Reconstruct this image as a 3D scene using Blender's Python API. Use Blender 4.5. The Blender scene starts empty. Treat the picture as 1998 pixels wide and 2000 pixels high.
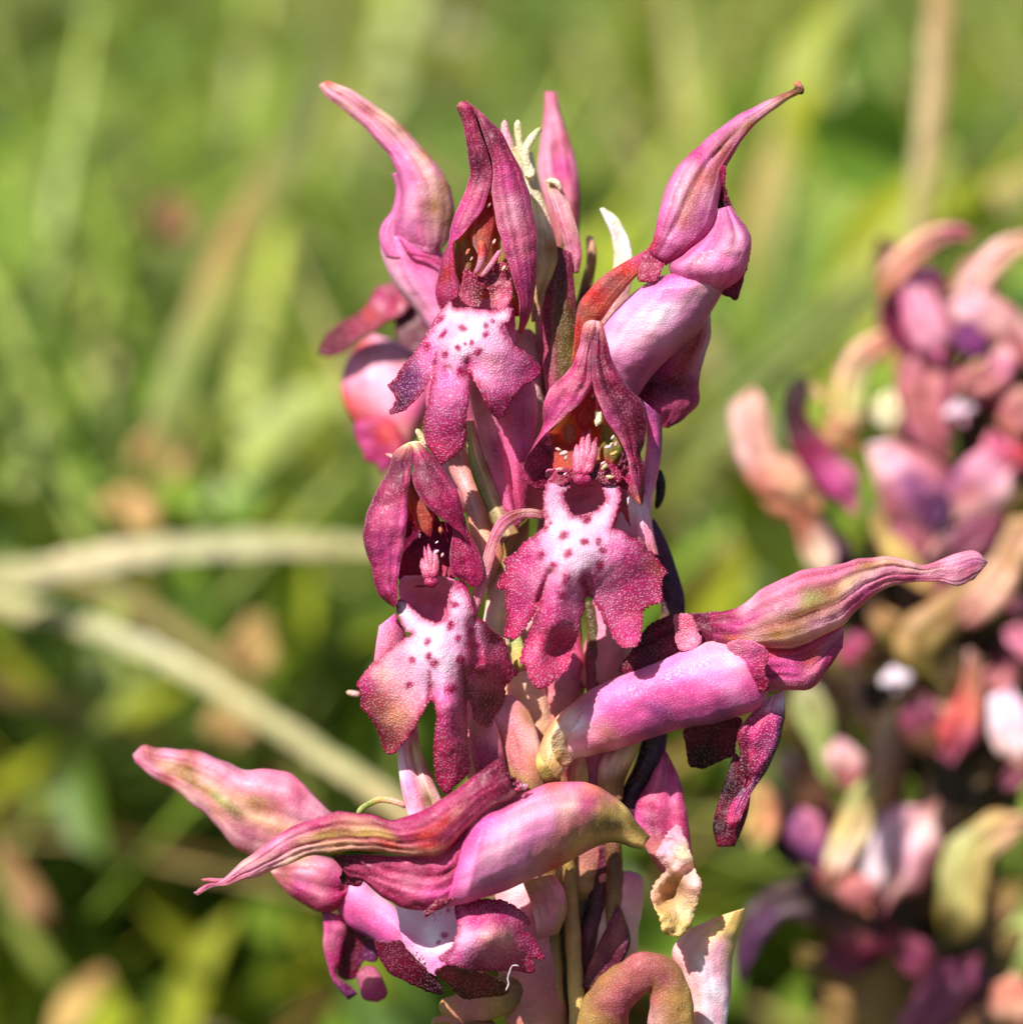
import bpy, math, random
import numpy as np
from mathutils import Vector, Matrix, noise
from mathutils.geometry import delaunay_2d_cdt

# ------------------------------------------------------------------ scene, camera, light (1 unit = 1 cm)
sc = bpy.context.scene
C = sc.collection
sc.unit_settings.system = 'METRIC'
sc.unit_settings.scale_length = 0.01
random.seed(7); RNG = np.random.default_rng(7)

D = 14.0                      # camera to the flower spike
PX = 500.0                    # photo pixels per cm at the spike
PITCH = math.radians(13)
CAMLOC = Vector((0, 0, 0)); GROUND = -17.0
FWD = Vector((0, math.cos(PITCH), -math.sin(PITCH)))
UP = Vector((0, math.sin(PITCH), math.cos(PITCH)))
RIGHT = Vector((1, 0, 0))
SPIKE = CAMLOC + FWD * D

cam_d = bpy.data.cameras.new('camera'); cam = bpy.data.objects.new('camera', cam_d); C.objects.link(cam)
cam.location = CAMLOC
cam.rotation_euler = (math.radians(90) - PITCH, 0, 0)
cam_d.sensor_fit = 'VERTICAL'; cam_d.sensor_height = 24
cam_d.lens = 24 * D / (2000 / PX)
cam_d.clip_start = 0.5; cam_d.clip_end = 60000
cam_d.dof.use_dof = True
cam_d.dof.focus_distance = D - 0.12
APERTURE = 0.36               # cm, diameter of the entrance pupil
cam_d.dof.aperture_fstop = cam_d.lens * 1e-3 / APERTURE
sc.camera = cam

SUN = Vector((-0.42, -0.52, 0.86)).normalized()
world = bpy.data.worlds.new('World'); sc.world = world; world.use_nodes = True
wn = world.node_tree; bg = wn.nodes['Background']
sky = wn.nodes.new('ShaderNodeTexSky'); sky.sky_type = 'NISHITA'; sky.sun_disc = False
sky.sun_elevation = math.asin(SUN.z); sky.sun_rotation = math.atan2(SUN.x, SUN.y) % (2 * math.pi)
wn.links.new(sky.outputs[0], bg.inputs[0]); bg.inputs[1].default_value = 0.065
sun_d = bpy.data.lights.new('sun', 'SUN'); sun_d.energy = 5.0; sun_d.angle = math.radians(0.5); sun_d.color = (1, 0.95, 0.87)
sun = bpy.data.objects.new('sun', sun_d); C.objects.link(sun)
sun.rotation_euler = SUN.to_track_quat('Z', 'Y').to_euler()
sc.view_settings.view_transform = 'Standard'; sc.view_settings.look = 'None'
sc.view_settings.exposure = 0.62; sc.view_settings.gamma = 1; sc.view_settings.use_curve_mapping = False
sc.render.engine = 'CYCLES'
sc.cycles.use_denoising = True
sc.cycles.max_bounces = 8; sc.cycles.transmission_bounces = 4
sc.cycles.sample_clamp_indirect = 6

# ------------------------------------------------------------------ colours
def lin(c): 
    c = np.asarray(c, float) / 255.0
    return np.where(c <= 0.04045, c / 12.92, ((c + 0.055) / 1.055) ** 2.4)
PAL = dict(
    z=(178, 14, 104),
    w=(246, 228, 242), W=(236, 202, 228), p=(228, 138, 190), q=(236, 172, 196), P=(212, 88, 156), m=(184, 38, 108), M=(134, 18, 66),
    k=(66, 12, 34), K=(34, 12, 20), v=(138, 62, 124), V=(96, 44, 92), c=(232, 214, 170), C=(242, 232, 200), s=(214, 130, 106),
    r=(196, 48, 36), R=(214, 78, 76), o=(122, 104, 40), O=(86, 70, 28), g=(128, 150, 56), G=(178, 182, 116), b=(112, 74, 44), B=(62, 38, 24),
    l=(240, 192, 190), L=(234, 182, 156), y=(214, 182, 112), t=(184, 142, 92), u=(184, 98, 130), U=(140, 54, 90), n=(196, 118, 120),
    h=(216, 100, 148), H=(176, 56, 106), d=(228, 138, 168))
LIN = {k: lin(v) for k, v in PAL.items()}

# ------------------------------------------------------------------ coordinates
def at(x, y, z=0.0):
    """photo pixel (1998 x 2000) and depth toward the camera (in the same pixels) -> point of the place"""
    dist = D - z / PX
    k = dist / D / PX
    return CAMLOC + FWD * dist + RIGHT * ((x - 999) * k) + UP * ((1000 - y) * k)

ZOFF = 0.0
def at_np(P):
    P = np.asarray(P, float)
    dist = D - (P[:, 2] + ZOFF) / PX
    k = dist / D / PX
    return (np.outer(dist, FWD) + np.outer((P[:, 0] - 999) * k, RIGHT) + np.outer((1000 - P[:, 1]) * k, UP) + np.array(CAMLOC))

ZR = {1: (600, 130, 3.86), 2: (1050, 130, 3.509), 3: (600, 550, 3.86), 4: (950, 580, 3.86), 5: (650, 1000, 3.22), 6: (920, 900, 3.86),
      7: (230, 1400, 3.2167), 8: (600, 1500, 3.509), 9: (1000, 1050, 2.969), 10: (1050, 1500, 3.86), 11: (1400, 400, 3.2207),
      12: (1400, 1000, 3.2207), 13: (1400, 1450, 3.2274), 0: (0, 0, 0.966), 99: (0, 0, 1.0)}
def Z(r, *pts):
    """measured points of one close-up of the photo -> photo pixels"""
    ox, oy, s = ZR[r]
    return [(ox + p[0] / s, oy + p[1] / s) + tuple(q / s for q in p[2:3]) + tuple(p[3:]) for p in pts]

# ------------------------------------------------------------------ mesh helpers
BASES = {}
def link(name, V, F, cols, mat, parent=None, label=None, smooth=True):
    me = bpy.data.meshes.new(name)
    V = np.asarray(V, float)
    org = np.array(parent['_base']) if parent is not None else np.zeros(3)
    me.from_pydata((V - org).tolist(), [], F)
    if cols is not None:
        a = me.color_attributes.new('pigment', 'FLOAT_COLOR', 'POINT')
        c4 = np.ones((len(V), 4), np.float32); c4[:, :3] = cols
        a.data.foreach_set('color', c4.ravel())
    if smooth:
        me.polygons.foreach_set('use_smooth', [True] * len(me.polygons))
    me.materials.append(mat)
    o = bpy.data.objects.new(name, me); C.objects.link(o)
    if parent is not None: o.parent = parent
    if label: o['label'] = label
    return o

def empty(name, base, parent=None, label=None, cat=None, group=None):
    o = bpy.data.objects.new(name, None); C.objects.link(o)
    o.empty_display_size = 0.2
    base = Vector(base)
    if parent is not None:
        o.parent = parent; o.location = base - Vector(parent['_base'])
    else: o.location = base
    o['_base'] = [base.x, base.y, base.z]
    if label: o['label'] = label
    if cat: o['category'] = cat
    if group: o['group'] = group
    return o

def spline(P, n, closed=False):
    """centripetal-ish Catmull-Rom resampled to n points of even arc length"""
    P = np.asarray(P, float)
    if len(P) == 2:
        t = np.linspace(0, 1, n)[:, None]; return P[0] * (1 - t) + P[1] * t
    Q = np.vstack([2 * P[0] - P[1], P, 2 * P[-1] - P[-2]]) if not closed else np.vstack([P[-1], P, P[0], P[1]])
    out = []
    for i in range(1, len(Q) - 2):
        t = np.linspace(0, 1, 14, endpoint=False)[:, None]
        a, b, c, d = Q[i - 1], Q[i], Q[i + 1], Q[i + 2]
        out.append(0.5 * ((2 * b) + (c - a) * t + (2 * a - 5 * b + 4 * c - d) * t ** 2 + (3 * b - a - 3 * c + d) * t ** 3))
    out = np.vstack(out + ([Q[-2:-1]] if not closed else [out[0][:1]]))
    s = np.r_[0, np.cumsum(np.linalg.norm(np.diff(out[:, :2], axis=0), axis=1))]
    if s[-1] < 1e-6: s = np.linspace(0, 1, len(out))
    tt = np.linspace(0, s[-1], n + (1 if closed else 0))
    R = np.stack([np.interp(tt, s, out[:, k]) for k in range(out.shape[1])], 1)
    return R[:-1] if closed else R

def arr(v, n):
    v = np.atleast_1d(np.asarray(v, float))
    return np.interp(np.linspace(0, 1, n), np.linspace(0, 1, len(v)), v) if len(v) > 1 else np.full(n, v[0])

def colgrid(rows, T, Uu):
    """rows: strings of palette letters along the length; T, Uu arrays in 0..1 -> linear colours"""
    m = max(len(r) for r in rows)
    G = np.array([[LIN[r[min(int(j * len(r) / m), len(r) - 1)]] for j in range(m)] for r in rows])
    a = np.clip(T, 0, 1) * (len(rows) - 1); b = np.clip(Uu, 0, 1) * (m - 1)
    i = np.minimum(a.astype(int), max(len(rows) - 2, 0)); j = np.minimum(b.astype(int), max(m - 2, 0))
    fa = (a - i)[:, None]; fb = (b - j)[:, None]
    fa = fa * fa * (3 - 2 * fa); 
    i2 = np.minimum(i + 1, len(rows) - 1); j2 = np.minimum(j + 1, m - 1)
    return (G[i, j] * (1 - fa) + G[i2, j] * fa) * (1 - fb) + (G[i, j2] * (1 - fa) + G[i2, j2] * fa) * fb

def nz(P, scale, amp, seed=0.0):
    return np.array([noise.noise(Vector((p[0] / scale + seed, p[1] / scale - seed, p[2] / scale))) for p in P]) * amp

def mottle(cols, P, amt=0.10, scale=16):
    f = 1 + nz(P, scale, amt, 3.1) + nz(P, scale * 3.3, amt, 8.7)
    return np.clip(cols * f[:, None], 0, 1)

def hash_(t):
    return sum(ord(c) * (i + 3) for i, c in enumerate(t))

TONE = {}    # pigment letters swapped for paler ones on the hoods of some flowers
def body(name, A, B, cols, mat, parent, z=0, bulge=0.7, th=None, dz=0, grooves=(), veins=(), rough=2.0, back=0.8, step=5, ring=36, edge=0.0, label=None, streak=None):
    if streak is None: streak = 0.2 if name in ('spur', 'ovary') else 0.38
    """surface stretched between two measured edges A and B; cross-section an ellipse (closed) or a shell of thickness th"""
    if name in ('hood_lining', 'inner_petal'): cols = [''.join(dict(M='m', m='R', r='R', b='s', O='y', o='t', K='M').get(ch, ch) for ch in row) for row in cols]  # lining colours brightened to stand for light glowing through the hood
    if TONE and name == 'hood_petal': cols = [''.join(TONE.get(ch, ch) for ch in row) for row in cols]
    A = np.array([p[:2] for p in A], float); B = np.array([p[:2] for p in B], float)
    L = max(np.linalg.norm(np.diff(A, axis=0), axis=1).sum(), np.linalg.norm(np.diff(B, axis=0), axis=1).sum())
    n = int(np.clip(L / step, 10, 150))
    a = spline(A, n); b = spline(B, n)
    zc = spline(np.c_[np.linspace(0, 1, len(np.atleast_1d(z))), np.atleast_1d(z)], n)[:, 1] if np.size(z) > 2 else arr(z, n)
    bu = arr(bulge, n); dzz = arr(dz, n)
    half = np.linalg.norm(b - a, axis=1) / 2
    T0 = np.linspace(0, 1, n)
    jit = np.array([noise.noise(Vector((t * n / 7, 0.3, len(name)))) for t in T0]) * edge
    d = (b - a) / np.maximum(half * 2, 1e-6)[:, None]
    a = a - d * jit[:, None]; b = b + d * jit[::-1][:, None]
    pts, uu, tt = [], [], []
    m = ring
    if th is None:
        phi = np.linspace(0, 2 * np.pi, m, endpoint=False)
        u = (1 - np.cos(phi)) / 2; prof = np.sin(phi); bk = prof < 0
    else:
        h = m // 2
        phi = np.linspace(0, np.pi, h)
        u = np.r_[(1 - np.cos(phi)) / 2, (1 + np.cos(phi)) / 2]; prof = np.r_[np.sin(phi), np.sin(phi)]; bk = np.arange(2 * h) >= h; m = 2 * h
    for i in range(n):
        p = a[i] * (1 - u)[:, None] + b[i] * u[:, None]
        zz = prof * half[i] * bu[i]
        if th is None: zz = np.where(bk, zz * back, zz)
        gz = np.zeros(m)
        for (u0, u1, dep, w, t0, t1) in grooves:
            uc = u0 + (u1 - u0) * T0[i]
            win = np.clip((T0[i] - t0) / 0.08, 0, 1) * np.clip((t1 - T0[i]) / 0.08, 0, 1)
            gz -= dep * np.exp(-((u - uc) / w) ** 2) * win
        zz = zz + np.where(bk & (th is None), 0, gz) + zc[i] + dzz[i] * (u - 0.5)
        if th is not None: zz = zz - np.where(bk, th * np.clip(np.sin(np.pi * u) * 3, 0.15, 1) * min(1, half[i] / (th * 0.8 + 1e-6)), 0)
        pts.append(np.c_[p, zz]); uu.append(u); tt.append(np.full(m, T0[i]))
    P = np.vstack(pts); U = np.concatenate(uu); T = np.concatenate(tt)
    if rough:
        P[:, 2] += nz(P, 26, rough, 1.7) + nz(P, 9, rough * 0.35, 5.0)
        P[:, 1] += nz(P, 40, rough * 0.8, 9.0)
    col = colgrid(cols, T, U)
    for (u0, u1, ch, w, s) in veins:
        k = s * np.exp(-((U - (u0 + (u1 - u0) * T)) / w) ** 2)[:, None]
        col = col * (1 - k) + LIN[ch] * k
    sd = (abs(hash_(name)) % 97) * 0.37 + A[0][0] * 0.01
    st = np.array([noise.noise(Vector((u_ * 13 + sd, t_ * 2.2, sd))) + 0.6 * noise.noise(Vector((u_ * 30 + sd, t_ * 4, -sd))) for u_, t_ in zip(U, T)])
    col = np.clip(col * (1 + streak * st[:, None] * np.array([0.8, 1.25, 1.05])), 0, 1)
    if th is None or True: P[:, 2] += st * 2.2 * np.where(U > 0.04, 1, 0) * min(1.0, streak * 3)
    if name == 'hood_petal' and th is not None:
        ke = 0.4 * (np.exp(-(U / 0.035) ** 2) + np.exp(-((1 - U) / 0.035) ** 2))[:, None]; col = col * (1 - ke) + LIN['q'] * ke
    col = mottle(col, P)
    F = []
    for i in range(n - 1):
        for j in range(m):
            j2 = (j + 1) % m
            F.append((i * m + j, i * m + j2, (i + 1) * m + j2, (i + 1) * m + j))
    F.append(tuple(range(m))[::-1]); F.append(tuple((n - 1) * m + j for j in range(m)))
    return link(name, at_np(P), F, col, mat, parent, label)

def tube(name, path, cols, mat, parent, z=0, flat=0.85, rough=1.5, ring=20, step=6, label=None, ridge=0.0):
    """path: (x, y, radius[, dz]); rounded at both ends"""
    Q = np.array([(p[0], p[1], p[2], p[3] if len(p) > 3 else 0.0) for p in path], float)
    L = np.linalg.norm(np.diff(Q[:, :2], axis=0), axis=1).sum()
    n = int(np.clip(L / step, 10, 140))
    S = spline(Q, n)
    zc = arr(z, n) + S[:, 3]
    c = np.c_[S[:, 0], S[:, 1], zc]; r = np.maximum(S[:, 2], 0.6)
    s = np.r_[0, np.cumsum(np.linalg.norm(np.diff(c, axis=0), axis=1))]
    e0 = np.clip(s / (r[0] * 0.9 + 1e-6), 0, 1); e1 = np.clip((s[-1] - s) / (r[-1] * 0.9 + 1e-6), 0, 1)
    r = r * np.sqrt(np.clip(1 - (1 - e0) ** 2, 0.02, 1)) * np.sqrt(np.clip(1 - (1 - e1) ** 2, 0.02, 1))
    tg = np.gradient(c, axis=0); tg /= np.linalg.norm(tg, axis=1)[:, None] + 1e-9
    zax = np.array([0, 0, 1.0]); side = np.cross(tg, zax); side /= np.linalg.norm(side, axis=1)[:, None] + 1e-9
    nor = np.cross(side, tg)
    phi = np.linspace(0, 2 * np.pi, ring, endpoint=False)
    rr = 1 + ridge * np.cos(phi * 6)
    P = (c[:, None, :] + side[:, None, :] * (r[:, None] * np.cos(phi) * rr)[:, :, None] + nor[:, None, :] * (r[:, None] * np.sin(phi) * flat * rr)[:, :, None]).reshape(-1, 3)
    if rough: P += np.c_[nz(P, 30, rough, 2.2), nz(P, 30, rough, 6.1), nz(P, 22, rough, 4.4)]
    T = np.repeat(np.linspace(0, 1, n), ring); U = np.tile((1 - np.cos(phi)) / 2, n)
    col = mottle(colgrid(cols if isinstance(cols, list) else list(cols), T, U), P)
    F = [(i * ring + j, i * ring + (j + 1) % ring, (i + 1) * ring + (j + 1) % ring, (i + 1) * ring + j) for i in range(n - 1) for j in range(ring)]
    F.append(tuple(range(ring))[::-1]); F.append(tuple((n - 1) * ring + j for j in range(ring)))
    return link(name, at_np(P), F, col, mat, parent, label)

def seg_dist(P, O):
    A = O; B = np.roll(O, -1, axis=0); d = B - A; l2 = (d ** 2).sum(1) + 1e-9
    best = np.full(len(P), 1e9)
    for i in range(len(A)):
        t = np.clip(((P - A[i]) @ d[i]) / l2[i], 0, 1)
        q = A[i] + t[:, None] * d[i] - P
        best = np.minimum(best, (q ** 2).sum(1))
    return np.sqrt(best)

def inside(P, O):
    x, y = P[:, 0], P[:, 1]; r = np.zeros(len(P), bool)
    A = O; B = np.roll(O, -1, axis=0)
    for (x1, y1), (x2, y2) in zip(A, B):
        if y1 == y2: continue
        r ^= ((y1 > y) != (y2 > y)) & (x < (x2 - x1) * (y - y1) / (y2 - y1) + x1)
    return r

def tps(ctrl, P):
    """smooth height through sparse control points"""
    X = np.array([c[:2] for c in ctrl], float) / 100; h = np.array([c[2] for c in ctrl], float)
    def K(a, b):
        r2 = ((a[:, None, :] - b[None]) ** 2).sum(-1); return 0.5 * r2 * np.log(r2 + 1e-9)
    n = len(X); M = np.zeros((n + 3, n + 3)); M[:n, :n] = K(X, X) + np.eye(n) * 0.02
    M[:n, n] = 1; M[:n, n + 1:] = X; M[n, :n] = 1; M[n + 1:, :n] = X.T
    w = np.linalg.solve(M, np.r_[h, 0, 0, 0]); Q = P[:, :2] / 100
    return K(Q, X) @ w[:n] + w[n] + Q @ w[n + 1:]

def sheet(name, outline, ctrl, cols, mat, parent, th=9, step=4.5, rim=None, rim_w=9, rim_s=0.75, spots=(), spot='z', jag=1.6, puff=0, puff_w=25,
          curl=0, curl_w=14, rough=2.5, soft=1.3, label=None, sharp=True, grooves=(), lines=()):
    """petal cut to a measured outline; ctrl gives its depth, cols its pigment at points [(x, y, letter)]"""
    O = np.array([p[:2] for p in outline], float)
    L = np.linalg.norm(np.diff(np.vstack([O, O[:1]]), axis=0), axis=1).sum()
    nb = max(24, int(L / step))
    E = spline(O, nb, closed=True)
    if jag:
        t = np.arange(nb); nrm = np.roll(E, -1, 0) - np.roll(E, 1, 0); nrm = np.c_[nrm[:, 1], -nrm[:, 0]]; nrm /= np.linalg.norm(nrm, axis=1)[:, None] + 1e-9
        E = E + nrm * (np.array([noise.noise(Vector((i * 0.9, 1.3, len(outline)))) for i in t]) * jag * 1.6)[:, None]
    x0, y0 = E.min(0); x1, y1 = E.max(0)
    gx, gy = np.meshgrid(np.arange(x0, x1, step), np.arange(y0, y1, step * 0.866)); gx[1::2] += step / 2
    G = np.c_[gx.ravel(), gy.ravel()]; G = G[inside(G, E)]; G = G[seg_dist(G, E) > step * 0.55]
    P2 = np.vstack([E, G])
    vs, es, fs, *_ = delaunay_2d_cdt([Vector(p) for p in P2], [(i, (i + 1) % nb) for i in range(nb)], [], 1, 1e-5)
    V2 = np.array([(v.x, v.y) for v in vs])
    d = seg_dist(V2, E)
    z = tps(ctrl, V2) if len(ctrl) > 2 else np.full(len(V2), float(ctrl[0][2] if ctrl else 0))
    if puff: z = z + puff * np.sqrt(np.clip(1 - (1 - np.clip(d / puff_w, 0, 1)) ** 2, 0, 1))
    if curl: z = z - curl * np.exp(-d / curl_w)
    P3 = np.c_[V2, z]
    z = z + nz(P3, 30, rough, 1.1) + nz(P3, 10, rough * 0.4, 7.7)
    for (ax, ay, bx, by, dep, w) in grooves:
        a = np.array((ax, ay)); dd = np.array((bx, by)) - a
        t = np.clip(((V2 - a) @ dd) / (dd @ dd), 0, 1); q = np.linalg.norm(V2 - a - t[:, None] * dd, axis=1)
        z = z - dep * np.exp(-(q / w) ** 2)
    fine = step < 4
    c = np.array([q[:2] for q in cols], float); cc = np.array([LIN[dict(H='h', h='P', d='p').get(q[2], q[2]) if fine else q[2]] for q in cols])
    cw = np.array([1.9 if (fine and q[2] in 'wW') else 1.0 for q in cols])
    r2 = ((V2[:, None, :] - c[None]) ** 2).sum(-1) + 60; wt = r2 ** (-soft) * cw
    col = (wt @ cc) / wt.sum(1)[:, None]
    P3 = np.c_[V2, z]
    if rim:
        k = rim_s * np.exp(-(d / (rim_w * (1 + nz(P3, 22, 0.6, 2.0)))) ** 1.5)[:, None]; col = col * (1 - k) + LIN[rim] * k
    for s in spots:
        sx, sy, r = s[:3]; ang = s[3] if len(s) > 3 else random.uniform(0, 3); el = s[4] if len(s) > 4 else 1.25
        q = V2 - (sx, sy); ca, sa = math.cos(ang), math.sin(ang)
        qx = (q[:, 0] * ca + q[:, 1] * sa) / el; qy = (-q[:, 0] * sa + q[:, 1] * ca) * el ** 0.3
        rr = np.hypot(qx, qy) + nz(P3, 6, r * 0.35, sx)
        k = (0.97 / (1 + np.exp((rr - r * 0.9) / (r * 0.18))))[:, None]
        col = col * (1 - k) + LIN[spot] * k
    for (ax, ay, bx, by, ch, w, k_) in lines:
        a = np.array((ax, ay)); dd = np.array((bx, by)) - a
        t = np.clip(((V2 - a) @ dd) / (dd @ dd), 0, 1); q = np.linalg.norm(V2 - a - t[:, None] * dd, axis=1)
        k = (k_ * np.exp(-(q / (w * (0.5 + t))) ** 2))[:, None]; col = col * (1 - k) + LIN[ch] * k
        z = z - 5 * np.exp(-(q / (w * 0.8)) ** 2) * t
    P3 = np.c_[V2, z]
    col = mottle(col, P3, 0.07)
    n = len(V2); tb = th * np.sqrt(np.clip(d / (th * 1.2), 0.02, 1))
    zb = (z - 2 * puff * np.sqrt(np.clip(1 - (1 - np.clip(d / puff_w, 0, 1)) ** 2, 0, 1)) - 2) if puff else z - tb
    P = np.vstack([P3, np.c_[V2, zb]])
    F = []
    for f in fs:
        a, b, c3 = f[:3]
        ar = (V2[b, 0] - V2[a, 0]) * (V2[c3, 1] - V2[a, 1]) - (V2[c3, 0] - V2[a, 0]) * (V2[b, 1] - V2[a, 1])
        if ar > 0: a, b = b, a
        F.append((a, b, c3)); F.append((b + n, a + n, c3 + n))
    cnt = {}
    for f in F[::2]:
        for a, b in ((f[0], f[1]), (f[1], f[2]), (f[2], f[0])):
            cnt[(a, b)] = 1
    for (a, b) in list(cnt):
        if (b, a) not in cnt: F.append((b, a, a + n, b + n))
    return link(name, at_np(P), F, np.vstack([col, col]), mat, parent, label)

def grain(name, x, y, z, r, ch, mat, parent, el=1.5, ang=0.5):
    P, F = [], []
    nu, nv = 7, 5; f = 1 + random.uniform(-.1, .1)
    for i in range(nv + 1):
        th = math.pi * i / nv
        for j in range(nu):
            ph = 2 * math.pi * j / nu
            a, b, c = math.sin(th) * math.cos(ph) * r * 0.8, math.cos(th) * r * el, math.sin(th) * math.sin(ph) * r * 0.8
            k = f + random.uniform(-.22, .22)
            P.append((x + (a * math.cos(ang) - b * math.sin(ang)) * k, y + (a * math.sin(ang) + b * math.cos(ang)) * k, z + c * k))
    for i in range(nv):
        for j in range(nu): F.append((i * nu + j, i * nu + (j + 1) % nu, (i + 1) * nu + (j + 1) % nu, (i + 1) * nu + j))
    return link(name, at_np(P), F, np.tile(LIN[ch], (len(P), 1)), mat, parent)

# ------------------------------------------------------------------ materials
def petal_mat(name, papilla=120.0, glint=0.4, deep=0.3, bump=0.4, rough=0.42, transl=0.25, sss=0.15, spec=0.5, coarse=9.0, var=0.18, wrinkle=0.3):
    """petal skin: pigment from the mesh, cells (papillae) with pale tips, an uneven sparkle painted into their colour, soft wrinkles"""
    m = bpy.data.materials.new(name); m.use_nodes = True; nt = m.node_tree; N = nt.nodes; L = nt.links
    b = N['Principled BSDF']; out = N['Material Output']
    def mix(blend, fac=None):
        n = N.new('ShaderNodeMix'); n.data_type = 'RGBA'; n.blend_type = blend
        if fac is not None: n.inputs['Factor'].default_value = fac
        return n
    def rng(a, b_, c, d):
        n = N.new('ShaderNodeMapRange'); n.inputs['From Min'].default_value = a; n.inputs['From Max'].default_value = b_; n.inputs['To Min'].default_value = c; n.inputs['To Max'].default_value = d
        return n
    at_ = N.new('ShaderNodeAttribute'); at_.attribute_name = 'pigment'
    tc = N.new('ShaderNodeTexCoord')
    vo = N.new('ShaderNodeTexVoronoi'); vo.inputs['Scale'].default_value = papilla
    L.new(tc.outputs['Object'], vo.inputs['Vector'])
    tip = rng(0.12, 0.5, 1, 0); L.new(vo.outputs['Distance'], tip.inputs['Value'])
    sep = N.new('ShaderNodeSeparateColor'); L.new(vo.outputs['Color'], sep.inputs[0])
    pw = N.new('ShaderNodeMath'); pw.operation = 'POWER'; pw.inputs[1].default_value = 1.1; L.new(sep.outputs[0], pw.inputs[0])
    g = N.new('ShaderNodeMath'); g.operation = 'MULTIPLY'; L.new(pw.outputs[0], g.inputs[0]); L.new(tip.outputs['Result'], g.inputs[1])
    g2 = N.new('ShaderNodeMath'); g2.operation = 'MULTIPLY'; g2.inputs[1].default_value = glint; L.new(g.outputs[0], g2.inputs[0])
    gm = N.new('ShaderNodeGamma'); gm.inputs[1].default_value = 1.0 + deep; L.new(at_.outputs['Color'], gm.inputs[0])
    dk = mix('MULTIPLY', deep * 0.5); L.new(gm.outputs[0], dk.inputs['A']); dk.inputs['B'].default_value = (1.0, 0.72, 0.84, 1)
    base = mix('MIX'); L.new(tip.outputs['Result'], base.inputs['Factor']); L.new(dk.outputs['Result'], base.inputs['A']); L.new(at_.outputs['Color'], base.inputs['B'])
    sp = mix('SCREEN'); sp.inputs['B'].default_value = (0.85, 0.50, 0.62, 1); L.new(g2.outputs[0], sp.inputs['Factor']); L.new(base.outputs['Result'], sp.inputs['A'])  # sparkle painted into the colour at the cell tips
    big = N.new('ShaderNodeTexNoise'); big.inputs['Scale'].default_value = coarse; big.inputs['Detail'].default_value = 3
    L.new(tc.outputs['Object'], big.inputs['Vector'])
    vr = rng(0.3, 0.7, 1 - var, 1 + var); L.new(big.outputs['Fac'], vr.inputs['Value'])
    mu = mix('MULTIPLY', 1); L.new(sp.outputs['Result'], mu.inputs['A']); L.new(vr.outputs['Result'], mu.inputs['B'])
    L.new(mu.outputs['Result'], b.inputs['Base Color'])
    wr = N.new('ShaderNodeTexNoise'); wr.inputs['Scale'].default_value = 28; wr.inputs['Detail'].default_value = 2; wr.inputs['Distortion'].default_value = 0.6
    L.new(tc.outputs['Object'], wr.inputs['Vector'])
    h = N.new('ShaderNodeMath'); h.operation = 'MULTIPLY_ADD'; h.inputs[1].default_value = wrinkle * 4; L.new(wr.outputs['Fac'], h.inputs[0]); L.new(tip.outputs['Result'], h.inputs[2])
    bp = N.new('ShaderNodeBump'); bp.inputs['Strength'].default_value = bump; bp.inputs['Distance'].default_value = 0.004
    L.new(h.outputs[0], bp.inputs['Height']); L.new(bp.outputs['Normal'], b.inputs['Normal'])
    rr = rng(0, 1, rough - 0.1, rough + 0.12); L.new(sep.outputs[1], rr.inputs['Value']); L.new(rr.outputs['Result'], b.inputs['Roughness'])
    b.inputs['Specular IOR Level'].default_value = spec
    b.inputs['Subsurface Weight'].default_value = sss; b.inputs['Subsurface Radius'].default_value = (1.0, 0.35, 0.5); b.inputs['Subsurface Scale'].default_value = 0.05
    if transl:
        tr = N.new('ShaderNodeBsdfTranslucent'); L.new(mu.outputs['Result'], tr.inputs['Color']); L.new(bp.outputs['Normal'], tr.inputs['Normal'])
        ms = N.new('ShaderNodeMixShader'); ms.inputs[0].default_value = transl
        L.new(b.outputs[0], ms.inputs[1]); L.new(tr.outputs[0], ms.inputs[2]); L.new(ms.outputs[0], out.inputs['Surface'])
    return m
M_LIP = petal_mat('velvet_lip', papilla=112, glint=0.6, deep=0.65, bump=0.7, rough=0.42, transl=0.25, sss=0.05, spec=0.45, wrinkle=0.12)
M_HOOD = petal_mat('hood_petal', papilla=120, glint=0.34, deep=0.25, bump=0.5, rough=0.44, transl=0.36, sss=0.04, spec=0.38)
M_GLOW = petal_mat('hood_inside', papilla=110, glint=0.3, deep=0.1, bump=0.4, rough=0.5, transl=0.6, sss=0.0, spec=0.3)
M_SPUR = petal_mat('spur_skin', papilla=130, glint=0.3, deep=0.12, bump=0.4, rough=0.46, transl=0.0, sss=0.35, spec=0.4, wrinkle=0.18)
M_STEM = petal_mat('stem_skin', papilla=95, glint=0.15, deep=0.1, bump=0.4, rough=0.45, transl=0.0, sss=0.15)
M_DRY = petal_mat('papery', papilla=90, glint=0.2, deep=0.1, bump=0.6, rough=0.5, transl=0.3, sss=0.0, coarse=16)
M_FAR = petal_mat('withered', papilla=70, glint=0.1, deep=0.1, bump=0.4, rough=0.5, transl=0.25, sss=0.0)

# ------------------------------------------------------------------ the flowering orchid in focus
base = at(1120, 1000, -150); base = Vector((base.x, base.y + 0.6, GROUND))
orchid = empty('orchid_plant', base, None, 'pink orchid spike in sharp focus, its fresh hooded flowers stacked up the stem', 'orchid', 'orchid spikes in the meadow')

def flower(x, y, z, label):
    return empty('flower', at(x, y, z), orchid, label)

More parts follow.
